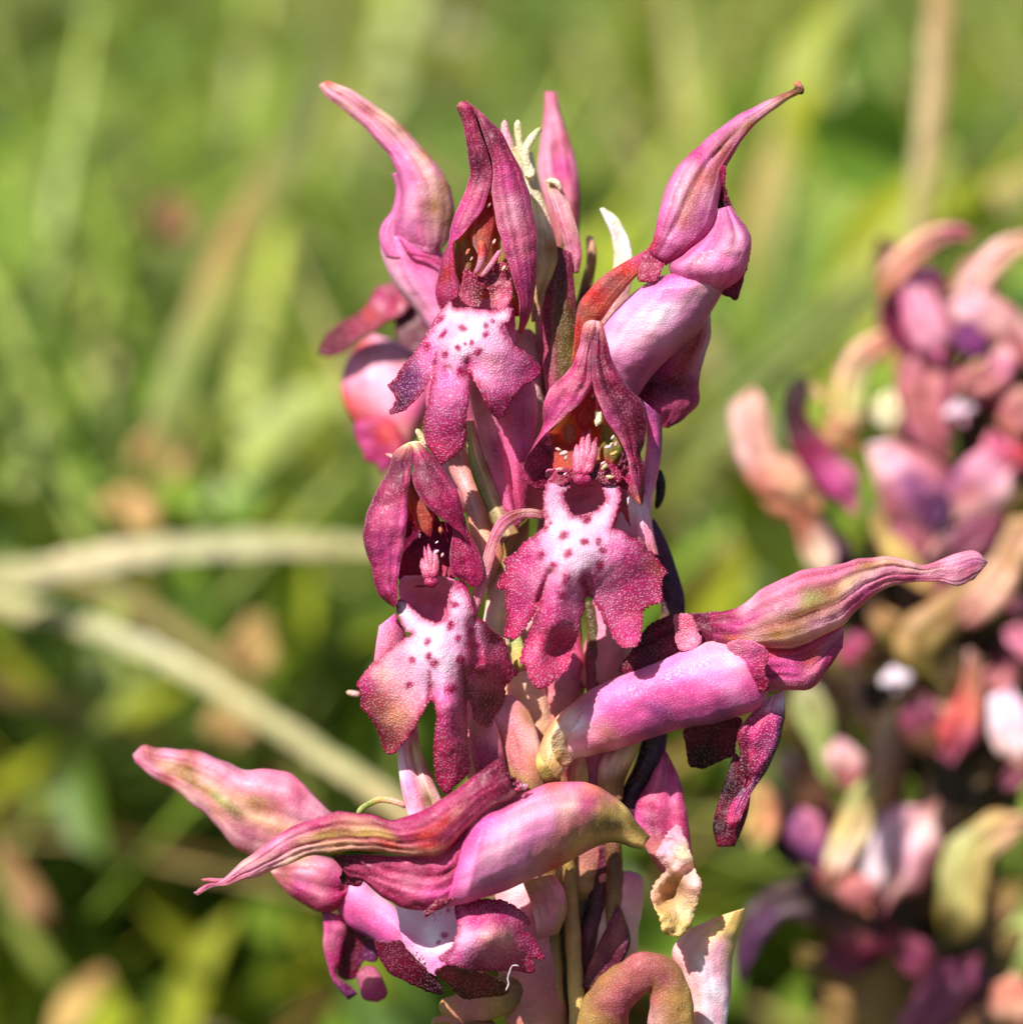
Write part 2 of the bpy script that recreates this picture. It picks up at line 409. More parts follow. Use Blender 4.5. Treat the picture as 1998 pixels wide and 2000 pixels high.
# stem with its ribs
tube('stem', [(1135, 3600, 62, -60), (1130, 2600, 60, -30), (1122, 2000, 54), (1112, 1700, 46), (1098, 1400, 42), (1088, 1050, 36), (1075, 700, 27), (1062, 450, 16)],
     ['oOo', 'oto', 'OoO', 'bOb', 'oOb', 'bho', 'hob', 'ohc'], M_STEM, orchid, z=[-150, -150, -140], ridge=0.07, rough=3, ring=36)
for i, (pts, z, c) in enumerate([
        ([(1178, 1480, 13), (1196, 1620, 16), (1200, 1800, 18), (1192, 2060, 20)], -90, 'tbtb'),
        ([(1108, 1640, 12), (1116, 1780, 15), (1124, 1920, 16), (1132, 2100, 18)], -70, 'otyt'),
        ([(1070, 1650, 14), (1078, 1800, 16), (1084, 1960, 18), (1090, 2100, 18)], -75, 'boto')]):
    tube('stem_rib', pts, c, M_STEM, orchid, z=z, flat=1.0)

def column(f, x, y, s, z, ang=0.0, ch='q'):
    """pale ribbed column standing in the mouth of the hood"""
    ca, sa = math.cos(ang), math.sin(ang)
    def w(dx, dy): return (x + (dx * ca - dy * sa) * s, y + (dx * sa + dy * ca) * s)
    for (a, b, c2, r, cs) in [((-11, 8), (-8, 28), (-4, 54), 9, 'dqdh'), ((8, -14), (6, 14), (2, 54), 7, 'hqdh'), ((20, -2), (13, 20), (5, 52), 8, 'Hqdh'), ((-1, -10), (-2, 12), (-1, 46), 6, 'hdqd'), ((-16, 22), (-9, 38), (-3, 56), 6, 'lqdh')]:
        tube('column', [w(*a) + (r * s * 0.22,), w(*b) + (r * s * 0.85,), w(*c2) + (r * s * 1.1,)], cs, M_LIP, f, z=[z - 14, z, z + 8], rough=3, step=4)
    tube('column', [w(-8, 50) + (9 * s,), w(0, 60) + (12 * s,), w(8, 52) + (8 * s,)], 'hmh', M_HOOD, f, z=z + 6, rough=3, step=3)

# ---- flower at the top, facing the camera
fB = flower(950, 500, -20, 'topmost front-facing flower, spotted white and pink lip under a tall pointed hood')
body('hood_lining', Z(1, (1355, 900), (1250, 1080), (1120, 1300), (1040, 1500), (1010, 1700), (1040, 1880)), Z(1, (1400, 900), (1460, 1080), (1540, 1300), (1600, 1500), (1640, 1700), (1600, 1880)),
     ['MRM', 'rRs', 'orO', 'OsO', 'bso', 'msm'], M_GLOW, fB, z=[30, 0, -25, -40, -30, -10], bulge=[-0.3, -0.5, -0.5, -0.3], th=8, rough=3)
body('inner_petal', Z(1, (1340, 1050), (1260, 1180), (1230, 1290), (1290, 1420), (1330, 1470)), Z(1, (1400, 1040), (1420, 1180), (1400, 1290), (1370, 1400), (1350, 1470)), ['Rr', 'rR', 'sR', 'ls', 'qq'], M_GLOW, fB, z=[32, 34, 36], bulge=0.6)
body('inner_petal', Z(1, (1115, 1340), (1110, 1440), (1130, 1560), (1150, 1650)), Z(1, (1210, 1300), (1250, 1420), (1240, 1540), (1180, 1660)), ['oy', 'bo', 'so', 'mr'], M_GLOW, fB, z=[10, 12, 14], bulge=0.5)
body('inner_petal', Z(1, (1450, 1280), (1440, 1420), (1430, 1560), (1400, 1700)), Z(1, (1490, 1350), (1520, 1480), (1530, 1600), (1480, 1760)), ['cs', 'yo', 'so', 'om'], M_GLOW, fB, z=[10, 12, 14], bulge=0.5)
tube('column', Z(1, (1310, 1300, 26), (1320, 1420, 30), (1290, 1520, 22), (1260, 1570, 20)), 'sRqd', M_HOOD, fB, z=[45, 55, 50])
tube('column', Z(1, (1460, 1380, 18), (1400, 1470, 22), (1350, 1540, 20), (1310, 1590, 18)), 'qdqd', M_HOOD, fB, z=[40, 50, 52])
sheet('stigma', Z(1, (1190, 1520), (1260, 1560), (1340, 1580), (1400, 1500), (1500, 1480), (1540, 1600), (1540, 1760), (1480, 1840), (1400, 1830), (1370, 1700), (1330, 1700), (1300, 1810), (1200, 1800), (1150, 1740), (1170, 1600)),
      [(925, 540, 40), (985, 530, 40), (950, 600, 50), (960, 560, 30)], [(910, 590, 'd'), (985, 590, 'd'), (950, 540, 'm'), (945, 580, 'o'), (920, 550, 'H')], M_LIP, fB, th=10, rough=7, rim='m', rim_s=0.5)
for x, y, r, c in [(1385, 945, 14, 'C'), (1370, 1045, 14, 'l'), (1240, 1450, 12, 'l'), (1210, 1400, 22, 's'), (1480, 1520, 14, 'c'), (1410, 1320, 16, 'l')]:
    p = Z(1, (x, y, r))[0]; grain('pollen_grain', p[0], p[1], 52, p[2], c, M_DRY, fB)
body('hood_petal', Z(1, (1170, 300), (1220, 420), (1290, 600), (1330, 780), (1330, 950)), Z(1, (1215, 290), (1310, 420), (1390, 600), (1430, 780), (1430, 960)), ['HU', 'UM', 'MM', 'MM', 'MM'], M_HOOD, fB, z=[50, 45, 40], bulge=0.3, th=8)
# hood: two sepals meeting along the middle, shade over the tip painted in
body('hood_petal', Z(1, (1150, 262), (1122, 310), (1160, 400), (1195, 540), (1215, 700), (1225, 800), (1200, 900), (1165, 1000), (1110, 1120), (1080, 1220), (1068, 1320), (1020, 1430), (985, 1580), (965, 1690), (985, 1790), (1005, 1840)),
     Z(1, (1195, 265), (1245, 310), (1290, 440), (1330, 560), (1370, 680), (1390, 780), (1392, 870), (1370, 950), (1320, 1080), (1250, 1180), (1160, 1280), (1105, 1330), (1110, 1450), (1125, 1560), (1150, 1660), (1140, 1740)),
     ['shH', 'bHM', 'HHM', 'UHM', 'UUM', 'HUH', 'hdh', 'PhP', 'PdP', 'PPh', 'mPm', 'Hhm', 'HRm', 'mhH', 'mHm'], M_HOOD, fB, z=[62, 62, 60, 66, 60, 46, 30], dz=[0, 20, 40], bulge=[0.81, 0.54, 0.41, 0.41, 0.48, 0.41, 0.24], th=8, rough=3, edge=2,
     veins=[(0.5, 0.6, 'U', 0.06, 0.3)], grooves=[(0.55, 0.5, 5, 0.12, 0.05, 0.5)], ring=48)
body('hood_petal', Z(1, (1180, 252), (1240, 305), (1300, 430), (1345, 560), (1385, 690), (1398, 800), (1392, 900), (1398, 1000), (1420, 1150), (1465, 1320), (1508, 1470), (1550, 1600), (1590, 1740), (1600, 1900), (1590, 2010)),
     Z(1, (1200, 250), (1260, 300), (1360, 385), (1450, 480), (1520, 595), (1575, 700), (1622, 800), (1668, 930), (1702, 1080), (1728, 1220), (1737, 1360), (1732, 1520), (1715, 1690), (1690, 1850), (1625, 2015)),
     ['sh', 'UHh', 'HUU', 'HUH', 'HhH', 'hPH', 'dPh', 'dqP', 'dqh', 'Pdh', 'Pdh', 'hPH', 'mPH', 'mhm', 'MmH', 'mRm'], M_HOOD, fB, z=[60, 68, 74, 70, 60, 40, 20], dz=[0, -20, -40], bulge=[0.81, 0.61, 0.51, 0.48, 0.48, 0.41, 0.27], th=8, rough=3, edge=2, ring=52)
# lip
sheet('throat', Z(3, (1010, 240), (1080, 110), (1300, 130), (1500, 120), (1560, 230), (1565, 450), (1500, 600), (1200, 500)), [(870, 590, 20), (1000, 590, 10), (940, 640, -10)], [(930, 590, 'd'), (1000, 620, 'P'), (1000, 660, 'p')], M_SPUR, fB, th=14)
sheet('lip', Z(3, (1030, 190), (1060, 155), (1090, 150), (1110, 195), (1200, 192), (1300, 205), (1400, 215), (1480, 195), (1530, 190), (1552, 215), (1530, 290), (1480, 330), (1470, 360), (1505, 415), (1560, 480), (1650, 530), (1720, 590), (1770, 670), (1720, 745), (1640, 785), (1560, 870), (1510, 960), (1490, 1015),
                  (1430, 1030), (1375, 975), (1325, 880), (1270, 770), (1222, 690), (1225, 770), (1222, 880), (1203, 1000), (1205, 1120), (1190, 1210), (1130, 1300), (1060, 1355), (1005, 1387), (960, 1325), (905, 1240), (882, 1170), (872, 1080), (892, 980), (915, 880), (935, 745), (925, 745), (880, 825), (800, 915), (720, 980), (640, 1002), (622, 980), (655, 920), (662, 870), (640, 830), (607, 790), (620, 762), (660, 730), (720, 640), (780, 565), (850, 470), (900, 390), (945, 310), (985, 240)),
      [(860, 600, 50), (1000, 605, 55), (930, 600, 70), (905, 660, 110), (960, 690, 120), (830, 700, 70), (770, 750, 10), (765, 800, 10), (880, 780, 150), (885, 850, 120), (870, 900, 90), (1020, 700, 90), (1050, 725, 60), (980, 780, 110), (975, 810, 95), (925, 720, 100)],
      [(890, 600, 'w'), (930, 640, 'w'), (980, 615, 'w'), (900, 680, 'w'), (950, 670, 'W'), (870, 640, 'W'), (1000, 640, 'W'), (960, 705, 'q'), (1000, 700, 'd'), (1040, 725, 'h'), (975, 790, 'h'), (840, 690, 'd'), (800, 740, 'v'), (775, 790, 'V'), (870, 730, 'p'), (890, 780, 'd'), (880, 840, 'h'), (865, 880, 'H'), (1010, 750, 'd'), (915, 710, 'p')],
      M_LIP, fB, th=10, rim='m', rim_w=8, rim_s=0.85, step=3.2, jag=2.2,
      spots=Z(3, (1000, 290, 26, 2.4, 2.0), (1172, 350, 28), (1350, 330, 20), (1345, 398, 24), (1025, 395, 24, 2.2, 1.8), (1240, 460, 19), (1137, 500, 22), (905, 490, 30), (1042, 550, 28), (1285, 535, 32), (1060, 640, 26), (1155, 680, 36), (1400, 300, 16), (1190, 470, 12)),
      grooves=[(853, 715, 870, 745, 7, 9), (912, 710, 918, 760, 7, 8)], lines=[(852, 690, 845, 740, 'm', 5, 0.7), (915, 690, 914, 730, 'm', 5, 0.7)], label='white lip with crimson spots and three ragged pink lobes')

# ---- right-hand flower facing the camera
fD = flower(1110, 800, 30, 'front-facing flower on the right, dusky hood open over a broad spotted lip')
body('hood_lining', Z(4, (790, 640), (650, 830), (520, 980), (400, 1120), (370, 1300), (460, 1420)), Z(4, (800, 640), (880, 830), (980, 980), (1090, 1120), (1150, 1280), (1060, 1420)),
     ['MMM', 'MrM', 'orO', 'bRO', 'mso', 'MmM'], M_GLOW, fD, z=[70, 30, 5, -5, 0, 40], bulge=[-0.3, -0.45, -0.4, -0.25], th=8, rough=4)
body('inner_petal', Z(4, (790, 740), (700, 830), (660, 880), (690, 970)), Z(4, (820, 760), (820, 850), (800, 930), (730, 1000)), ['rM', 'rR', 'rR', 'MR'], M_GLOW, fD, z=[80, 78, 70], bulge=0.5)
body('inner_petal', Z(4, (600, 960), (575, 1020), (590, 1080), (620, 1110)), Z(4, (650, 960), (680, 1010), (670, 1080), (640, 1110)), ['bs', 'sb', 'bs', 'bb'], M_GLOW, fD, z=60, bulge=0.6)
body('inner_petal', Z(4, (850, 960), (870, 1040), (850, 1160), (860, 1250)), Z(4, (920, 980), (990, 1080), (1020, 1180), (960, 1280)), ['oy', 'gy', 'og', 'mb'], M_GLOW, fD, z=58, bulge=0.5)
p = Z(4, (735, 1180))[0]; column(fD, p[0], p[1] - 30, 1.35, 96, 0.03)
sheet('stigma', Z(4, (500, 1330), (560, 1290), (660, 1300), (760, 1330), (860, 1250), (960, 1260), (1030, 1360), (960, 1420), (860, 1400), (720, 1370), (620, 1400), (540, 1440), (470, 1400)), [(1080, 920, 90), (1160, 920, 90), (1200, 930, 90), (1130, 935, 96)],
      [(1090, 925, 'm'), (1150, 920, 'M'), (1190, 915, 'H')], M_LIP, fD, th=9, rough=5)
for x, y, r, c, a in [(845, 920, 34, 'C', 0.3), (830, 880, 20, 'c', .2), (580, 1180, 26, 'l', 1.2), (600, 1210, 18, 'l', .3), (545, 1150, 16, 'l', 2), (920, 1130, 18, 'w', 1.4), (940, 1110, 14, 'c', 1), (890, 1280, 22, 'c', 0.8), (930, 1355, 20, 'c', 1.6), (550, 1300, 18, 'l', 1.6), (590, 1335, 9, 'w', 1), (960, 1180, 22, 'y', 1), (880, 1250, 12, 'w', 1), (800, 750, 10, 'l', 0), (950, 1060, 14, 'w', .6), (975, 1110, 14, 'l', .2)]:
    p = Z(4, (x, y, r))[0]; grain('pollen_grain', p[0], p[1], 100, p[2], c, M_DRY, fD, ang=a)
body('hood_petal', Z(4, (785, 178), (735, 205), (708, 300), (690, 400), (655, 500), (600, 570), (530, 630), (470, 700), (437, 790), (425, 880), (425, 960), (385, 1050), (335, 1150), (292, 1230), (275, 1290)),
     Z(4, (830, 180), (835, 260), (810, 360), (795, 470), (795, 570), (795, 650), (775, 700), (735, 770), (680, 835), (600, 900), (520, 965), (440, 1030), (375, 1110), (320, 1190), (282, 1262)),
     ['lh', 'nU', 'uU', 'dU', 'HU', 'hHH', 'HdH', 'dhP', 'hPd', 'HPd', 'HPd', 'HhP', 'HPp', 'Hhd', 'hP'], M_HOOD, fD, z=[110, 112, 120, 128, 125, 112, 100], dz=[0, 18, 36], bulge=[0.81, 0.54, 0.48, 0.44, 0.41, 0.41, 0.48], th=8, rough=4, edge=2.5, ring=48,
     grooves=[(0.75, 0.8, 7, 0.1, 0.1, 0.5)])
sheet('hood_petal', Z(4, (440, 1010), (480, 1010), (500, 1100), (510, 1200), (500, 1290), (520, 1330), (470, 1380), (440, 1450), (380, 1445), (330, 1420), (298, 1380), (278, 1310), (272, 1275), (300, 1230), (360, 1120)),
      [(1070, 850, 80), (1030, 910, 95), (1055, 950, 78), (1080, 915, 60)], [(1040, 900, 'm'), (1060, 930, 'M'), (1075, 880, 'M'), (1030, 920, 'H')], M_HOOD, fD, th=9, rim='h', rim_w=5, rim_s=.6, rough=5)
body('hood_petal', Z(4, (822, 182), (815, 280), (800, 380), (795, 480), (794, 580), (800, 660), (808, 710), (835, 780), (880, 880), (940, 980), (1000, 1080), (1050, 1170), (1072, 1270), (1092, 1360), (1130, 1460), (1165, 1560)),
     Z(4, (868, 182), (888, 225), (914, 330), (932, 430), (975, 525), (1025, 610), (1085, 700), (1150, 765), (1195, 850), (1212, 960), (1195, 1080), (1160, 1190), (1192, 1270), (1198, 1400), (1172, 1572)),
     ['ln', 'Unh', 'UHMH', 'UUMU', 'HUHU', 'hUMU', 'dUUM', 'PUUM', 'PUMM', 'dHUU', 'PHUM', 'dHMU', 'PhHH', 'hmHM', 'mMsH'], M_HOOD, fD, z=[112, 116, 124, 128, 125, 118, 100, 90], dz=[0, -18, -36], bulge=[0.81, 0.54, 0.48, 0.41, 0.44, 0.41, 0.41, 0.34, 0.2], th=8, rough=4, edge=2.5, ring=48,
     grooves=[(0.45, 0.45, 6, 0.08, 0.05, 0.9)])
sheet('hood_petal', Z(4, (1000, 1170), (1060, 1180), (1100, 1270), (1160, 1330), (1190, 1470), (1170, 1572), (1120, 1525), (1050, 1455), (1000, 1425), (960, 1380), (985, 1290)), [(1215, 890, 60), (1250, 940, 75), (1250, 980, 85), (1210, 930, 60)],
      [(1215, 900, 'M'), (1230, 940, 'm'), (1250, 980, 's'), (1240, 960, 'M')], M_HOOD, fD, th=8, rough=5)
sheet('throat', Z(6, (560, 90), (620, 60), (800, 80), (1000, 80), (1120, 150), (1110, 330), (1020, 430), (840, 460), (660, 430), (560, 300)), [(1100, 930, 60), (1180, 930, 60), (1140, 980, -25), (1140, 1020, 10)],
      [(1140, 960, 'u'), (1150, 990, 'd'), (1110, 960, 'u'), (1140, 930, 'h')], M_SPUR, fD, th=14, rough=1)
sheet('lip', Z(6, (630, 85), (590, 130), (558, 180), (545, 280), (538, 400), (552, 480), (480, 555), (400, 610), (345, 680), (300, 715), (242, 755), (262, 800), (235, 850), (208, 900), (188, 945), (215, 975), (268, 968), (252, 1040), (262, 1100), (268, 1180), (255, 1260), (248, 1325), (300, 1342), (345, 1335), (385, 1290), (440, 1215), (500, 1120), (525, 1060), (505, 1120), (470, 1200), (430, 1310), (390, 1415), (366, 1510), (412, 1555), (425, 1620), (470, 1695), (530, 1722), (620, 1668), (700, 1605), (750, 1525), (775, 1420), (812, 1290), (840, 1150), (880, 1020),
                  (950, 1110), (1020, 1230), (1070, 1330), (1120, 1400), (1180, 1412), (1255, 1400), (1282, 1330), (1292, 1220), (1302, 1130), (1375, 1085), (1442, 1060), (1440, 960), (1448, 890), (1484, 850), (1440, 780), (1385, 710), (1300, 635), (1200, 570), (1100, 512), (1062, 510), (1100, 400), (1128, 290), (1112, 190), (1060, 130), (1000, 150), (990, 220), (1010, 290), (940, 370), (840, 412), (770, 402), (732, 335), (700, 260), (752, 180), (700, 110)),
      [(1070, 925, 80), (1195, 935, 80), (1140, 1005, 110), (1070, 970, 120), (1200, 990, 110), (1130, 1060, 165), (1050, 1080, 140), (985, 1110, 80), (975, 1145, 70), (990, 1240, 60), (1100, 1140, 190), (1085, 1220, 175), (1095, 1265, 135), (1060, 1335, 165), (1030, 1290, 160), (1220, 1090, 145), (1290, 1110, 105), (1230, 1200, 110), (1235, 1255, 125), (1150, 1160, 130), (1030, 1180, 120)],
      [(1080, 950, 'W'), (1190, 960, 'W'), (1085, 920, 'm'), (1190, 925, 'm'), (1110, 1010, 'w'), (1160, 1010, 'w'), (1135, 1060, 'w'), (1130, 1100, 'w'), (1075, 1080, 'W'), (1095, 1110, 'q'), (1200, 1070, 'p'), (1180, 1040, 'W'), (1030, 1090, 'h'), (985, 1110, 'H'), (980, 1140, 'H'), (1010, 1180, 'h'), (1000, 1230, 'H'), (1090, 1160, 'p'), (1080, 1200, 'h'), (1060, 1240, 'H'), (1050, 1310, 'H'), (1090, 1270, 'H'), (1230, 1090, 'h'), (1280, 1110, 'n'), (1230, 1150, 'h'), (1260, 1130, 'h'), (1240, 1190, 'H'), (1230, 1240, 'h'), (1150, 1130, 'P')],
      M_LIP, fD, th=10, rim='m', rim_w=8, rim_s=0.88, step=3.2, jag=3.0,
      spots=Z(6, (875, 445, 32), (697, 562, 34), (857, 612, 30), (960, 610, 24), (730, 700, 32), (993, 675, 26), (522, 715, 34), (622, 783, 24), (970, 790, 34), (715, 890, 36), (680, 1020, 30), (570, 415, 17), (840, 920, 32), (565, 510, 20), (600, 470, 12)),
      grooves=[(1055, 1175, 1075, 1120, 22, 10), (1088, 1275, 1100, 1255, 30, 22), (1150, 1150, 1147, 1120, 6, 10)], lines=[(1066, 1125, 1038, 1215, 'm', 6, 0.85), (1140, 1120, 1148, 1165, 'm', 6, 0.8), (1058, 1130, 1045, 1060, 'P', 12, 0.3)], label='broad lip, white in the middle with crimson spots and toothed wine-pink lobes')

# ---- lower left flower facing the camera
fE = flower(810, 1060, 20, 'front-facing flower on the lower left, wine-red hood above a twisted spotted lip')
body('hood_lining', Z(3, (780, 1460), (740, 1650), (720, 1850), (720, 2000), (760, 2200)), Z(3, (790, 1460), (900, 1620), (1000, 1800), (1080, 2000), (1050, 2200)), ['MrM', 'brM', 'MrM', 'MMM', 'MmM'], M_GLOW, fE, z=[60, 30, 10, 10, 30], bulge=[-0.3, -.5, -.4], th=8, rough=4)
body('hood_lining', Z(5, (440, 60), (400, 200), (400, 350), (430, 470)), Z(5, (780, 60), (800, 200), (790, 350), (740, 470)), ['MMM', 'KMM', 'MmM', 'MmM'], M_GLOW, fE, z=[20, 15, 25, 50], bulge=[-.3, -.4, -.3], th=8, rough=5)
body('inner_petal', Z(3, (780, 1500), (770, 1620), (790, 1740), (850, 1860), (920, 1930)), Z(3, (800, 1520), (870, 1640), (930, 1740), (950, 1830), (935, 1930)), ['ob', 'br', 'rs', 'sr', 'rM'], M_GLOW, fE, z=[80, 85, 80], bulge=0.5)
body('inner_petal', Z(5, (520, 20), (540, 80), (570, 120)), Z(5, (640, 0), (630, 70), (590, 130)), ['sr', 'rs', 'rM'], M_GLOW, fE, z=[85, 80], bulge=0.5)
p = Z(5, (600, 270))[0]; column(fE, p[0] - 4, p[1] - 8, 1.05, 96, -0.16)
for x, y, r, c, a in [(545, 150, 10, 'w', 0), (650, 250, 12, 'w', 1), (655, 190, 8, 'w', 1), (680, 110, 18, 's', 0), (690, 270, 10, 'l', .4)]:
    p = Z(5, (x, y, r))[0]; grain('pollen_grain', p[0], p[1], 92, p[2], c, M_DRY, fE, ang=a)
body('hood_petal', Z(3, (740, 1215), (690, 1250), (640, 1310), (600, 1440), (535, 1560), (482, 1660), (440, 1760), (424, 1880), (428, 1980), (455, 2080), (490, 2160), (502, 2260), (540, 2360), (600, 2420), (648, 2452)),
     Z(3, (800, 1210), (815, 1280), (800, 1380), (780, 1480), (765, 1590), (758, 1700), (755, 1800), (748, 1900), (728, 2020), (700, 2140), (690, 2220), (688, 2300), (690, 2360), (680, 2420), (655, 2458)),
     ['cs', 'nu', 'Uu', 'UMh', 'HHM', 'UHh', 'UhP', 'UhP', 'MPh', 'UPh', 'mPP', 'mhP', 'mPm', 'HmH', 'MM'], M_HOOD, fE, z=[95, 105, 118, 124, 118, 105, 95], dz=[0, 18, 36], bulge=[0.81, 0.54, 0.48, 0.48, 0.44, 0.34], th=8, rough=5, edge=2.5, ring=48,
     grooves=[(0.7, 0.75, 7, 0.09, 0.5, 1.0)])
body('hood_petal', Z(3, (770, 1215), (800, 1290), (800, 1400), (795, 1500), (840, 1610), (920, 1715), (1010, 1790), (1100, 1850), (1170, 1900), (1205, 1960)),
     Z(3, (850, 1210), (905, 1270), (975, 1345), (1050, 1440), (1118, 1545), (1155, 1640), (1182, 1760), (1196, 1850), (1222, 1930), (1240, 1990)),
     ['cn', 'HU', 'UUU', 'HUH', 'UHU', 'HmH', 'HmH', 'mmH', 'mmH', 'mHm'], M_HOOD, fE, z=[95, 105, 118, 124, 116, 105], dz=[0, -15, -30], bulge=[0.81, 0.54, 0.48, 0.41, 0.34], th=8, rough=3, edge=1.5, ring=44)  # dark upper rows paint the shade cast by the lip above
body('hood_petal', Z(5, (700, 40), (755, 100), (742, 200), (735, 300), (752, 380), (800, 420), (860, 455)), Z(5, (830, 20), (868, 150), (915, 240), (944, 330), (950, 400), (925, 455), (885, 472)),
     ['mHm', 'mmH', 'HmH', 'MmH', 'mmH', 'MmH', 'mm'], M_HOOD, fE, z=[100, 98, 92, 88, 90], bulge=[0.4, 0.35, 0.3], th=10, rough=4, edge=1.5, ring=40)
sheet('throat', Z(5, (420, 430), (520, 400), (720, 410), (800, 480), (740, 660), (660, 710), (540, 690), (440, 600)), [(790, 1140, 60), (870, 1140, 60), (830, 1180, -20), (830, 1215, 10)], [(820, 1160, 'd'), (860, 1190, 'h'), (800, 1170, 'p')], M_SPUR, fE, th=14, rough=1)
sheet('lip', Z(5, (380, 545), (395, 600), (420, 680), (455, 745), (492, 768), (440, 800), (370, 858), (280, 920), (205, 1000), (172, 1045), (153, 1090), (180, 1140), (175, 1200), (185, 1240), (240, 1305), (290, 1400), (330, 1510), (380, 1522), (440, 1470), (492, 1400), (545, 1305), (590, 1220), (620, 1185), (640, 1215), (652, 1300), (640, 1400), (632, 1500), (636, 1600), (655, 1700), (715, 1772), (770, 1722), (852, 1640), (863, 1560), (852, 1400), (845, 1270), (848, 1180), (872, 1225), (892, 1312), (935, 1332), (995, 1352), (1030, 1268), (1082, 1180), (1088, 1105), (1130, 1045), (1165, 1015), (1132, 965), (1105, 900), (1078, 800), (1000, 740), (950, 682), (905, 655), (872, 560), (842, 455), (790, 425), (740, 480), (722, 560), (715, 645), (690, 682), (648, 692), (560, 655), (500, 605), (455, 560)),
      [(775, 1175, 85), (895, 1140, 85), (850, 1215, 130), (790, 1230, 120), (920, 1200, 100), (860, 1280, 165), (780, 1290, 130), (705, 1340, 130), (730, 1400, 110), (765, 1465, 70), (840, 1350, 155), (880, 1380, 185), (880, 1460, 165), (872, 1545, 120), (930, 1300, 110), (960, 1260, 50), (1000, 1320, 10), (955, 1410, 30), (935, 1360, 60)],
      [(790, 1190, 'w'), (880, 1170, 'w'), (900, 1140, 'h'), (840, 1240, 'w'), (830, 1270, 'w'), (800, 1250, 'w'), (870, 1290, 'w'), (900, 1240, 'W'), (785, 1290, 'q'), (840, 1310, 'W'), (750, 1320, 'l'), (735, 1370, 'n'), (770, 1400, 'L'), (760, 1440, 'n'), (710, 1340, 'h'), (870, 1360, 'p'), (880, 1410, 'h'), (870, 1460, 'H'), (880, 1520, 'H'), (920, 1260, 'd'), (915, 1310, 'P'), (945, 1290, 'H'), (980, 1300, 'H'), (1000, 1330, 'm'), (950, 1370, 'M'), (970, 1240, 'M'), (940, 1400, 'M')],
      M_LIP, fE, th=10, rim='m', rim_w=8, rim_s=0.88, step=3.2, jag=2.4,
      spots=Z(5, (740, 712, 27), (597, 817, 24), (790, 798, 22), (875, 745, 22), (892, 840, 27), (603, 907, 22), (500, 932, 22), (640, 952, 28), (803, 930, 30), (745, 1115, 34), (940, 1015, 34), (480, 1090, 22), (868, 985, 24), (770, 585, 22), (740, 570, 12)),
      grooves=[(845, 1345, 838, 1375, 8, 9), (912, 1320, 915, 1380, 18, 12), (925, 1215, 935, 1290, 14, 10)], lines=[(838, 1310, 842, 1370, 'm', 6, 0.7), (905, 1290, 912, 1366, 'M', 6, 0.8), (912, 1215, 925, 1300, 'm', 9, 0.6)], label='twisted lip, left lobe painted tan-pink as lit, right lobe folded back, its shade painted dark wine')  # light and shade of the lobes painted into their pigment

# ---- upper left flower in profile, long horn
ZOFF = -110
TONE = dict(P='p', d='q', h='d', u='n', n='l')
fA = flower(800, 560, -90, 'profile flower at the upper left, pale pink with a long horn bent outward')
body('spur', Z(1, (548, 1270), (560, 1420), (625, 1580), (700, 1700), (820, 1850), (960, 2050), (1100, 2300)), Z(1, (930, 1300), (1020, 1400), (1090, 1560), (1150, 1700), (1230, 1850), (1330, 2050), (1420, 2300)),
     ['pPp', 'qPh', 'qpp', 'qpP', 'pqp', 'ppP', 'PhH'], M_SPUR, fA, z=[-80, -80, -90, -110], bulge=0.8, rough=2)
body('hood_petal', Z(1, (1000, 800), (960, 1050), (720, 1230), (700, 1300)), Z(1, (1080, 900), (1110, 1080), (1090, 1260), (960, 1440)), ['pd', 'dp', 'dp', 'dP'], M_HOOD, fA, z=[-62, -56], bulge=.5)
body('hood_petal', Z(1, (640, 800), (668, 930), (640, 1080), (575, 1165), (545, 1240), (548, 1330), (590, 1430)), Z(1, (760, 800), (760, 980), (730, 1100), (710, 1200), (720, 1300), (780, 1400), (840, 1460)), ['Pp', 'PP', 'pP', 'pP', 'pp', 'Pp', 'PP'], M_HOOD, fA, z=[-60, -62, -64], bulge=0.8)
body('hood_petal', Z(1, (85, 145), (150, 230), (290, 340), (420, 450), (520, 560), (610, 660), (665, 780), (700, 900), (705, 1020), (690, 1130), (695, 1260), (760, 1370), (850, 1425)),
     Z(1, (150, 105), (260, 145), (400, 215), (550, 320), (700, 420), (820, 555), (930, 680), (1020, 790), (1065, 880), (1090, 1010), (1100, 1130), (1070, 1270), (1000, 1400)),
     ['ns', 'dl', 'ndl', 'dul', 'Pdlc', 'Pdlt', 'PPql', 'pPlt', 'ppld', 'Pqlt', 'pqtl', 'Pplt', 'hPdl', 'mPh'], M_HOOD, fA, z=[-60, -55, -45, -40, -45, -55], bulge=[0.8, 0.75, 0.7, 0.7, 0.6, 0.4], rough=3, edge=1.5, ring=48,
     grooves=[(0.5, 0.42, 9, 0.08, 0.0, 0.5)], veins=[(0.45, 0.35, 'h', 0.05, 0.5)])
tube('bract', Z(1, (690, 1290, 10), (760, 1390, 13), (830, 1420, 13), (930, 1430, 12), (1010, 1500, 10)), 'PhPhP', M_HOOD, fA, z=-22)
ZOFF = -420
TONE = {}
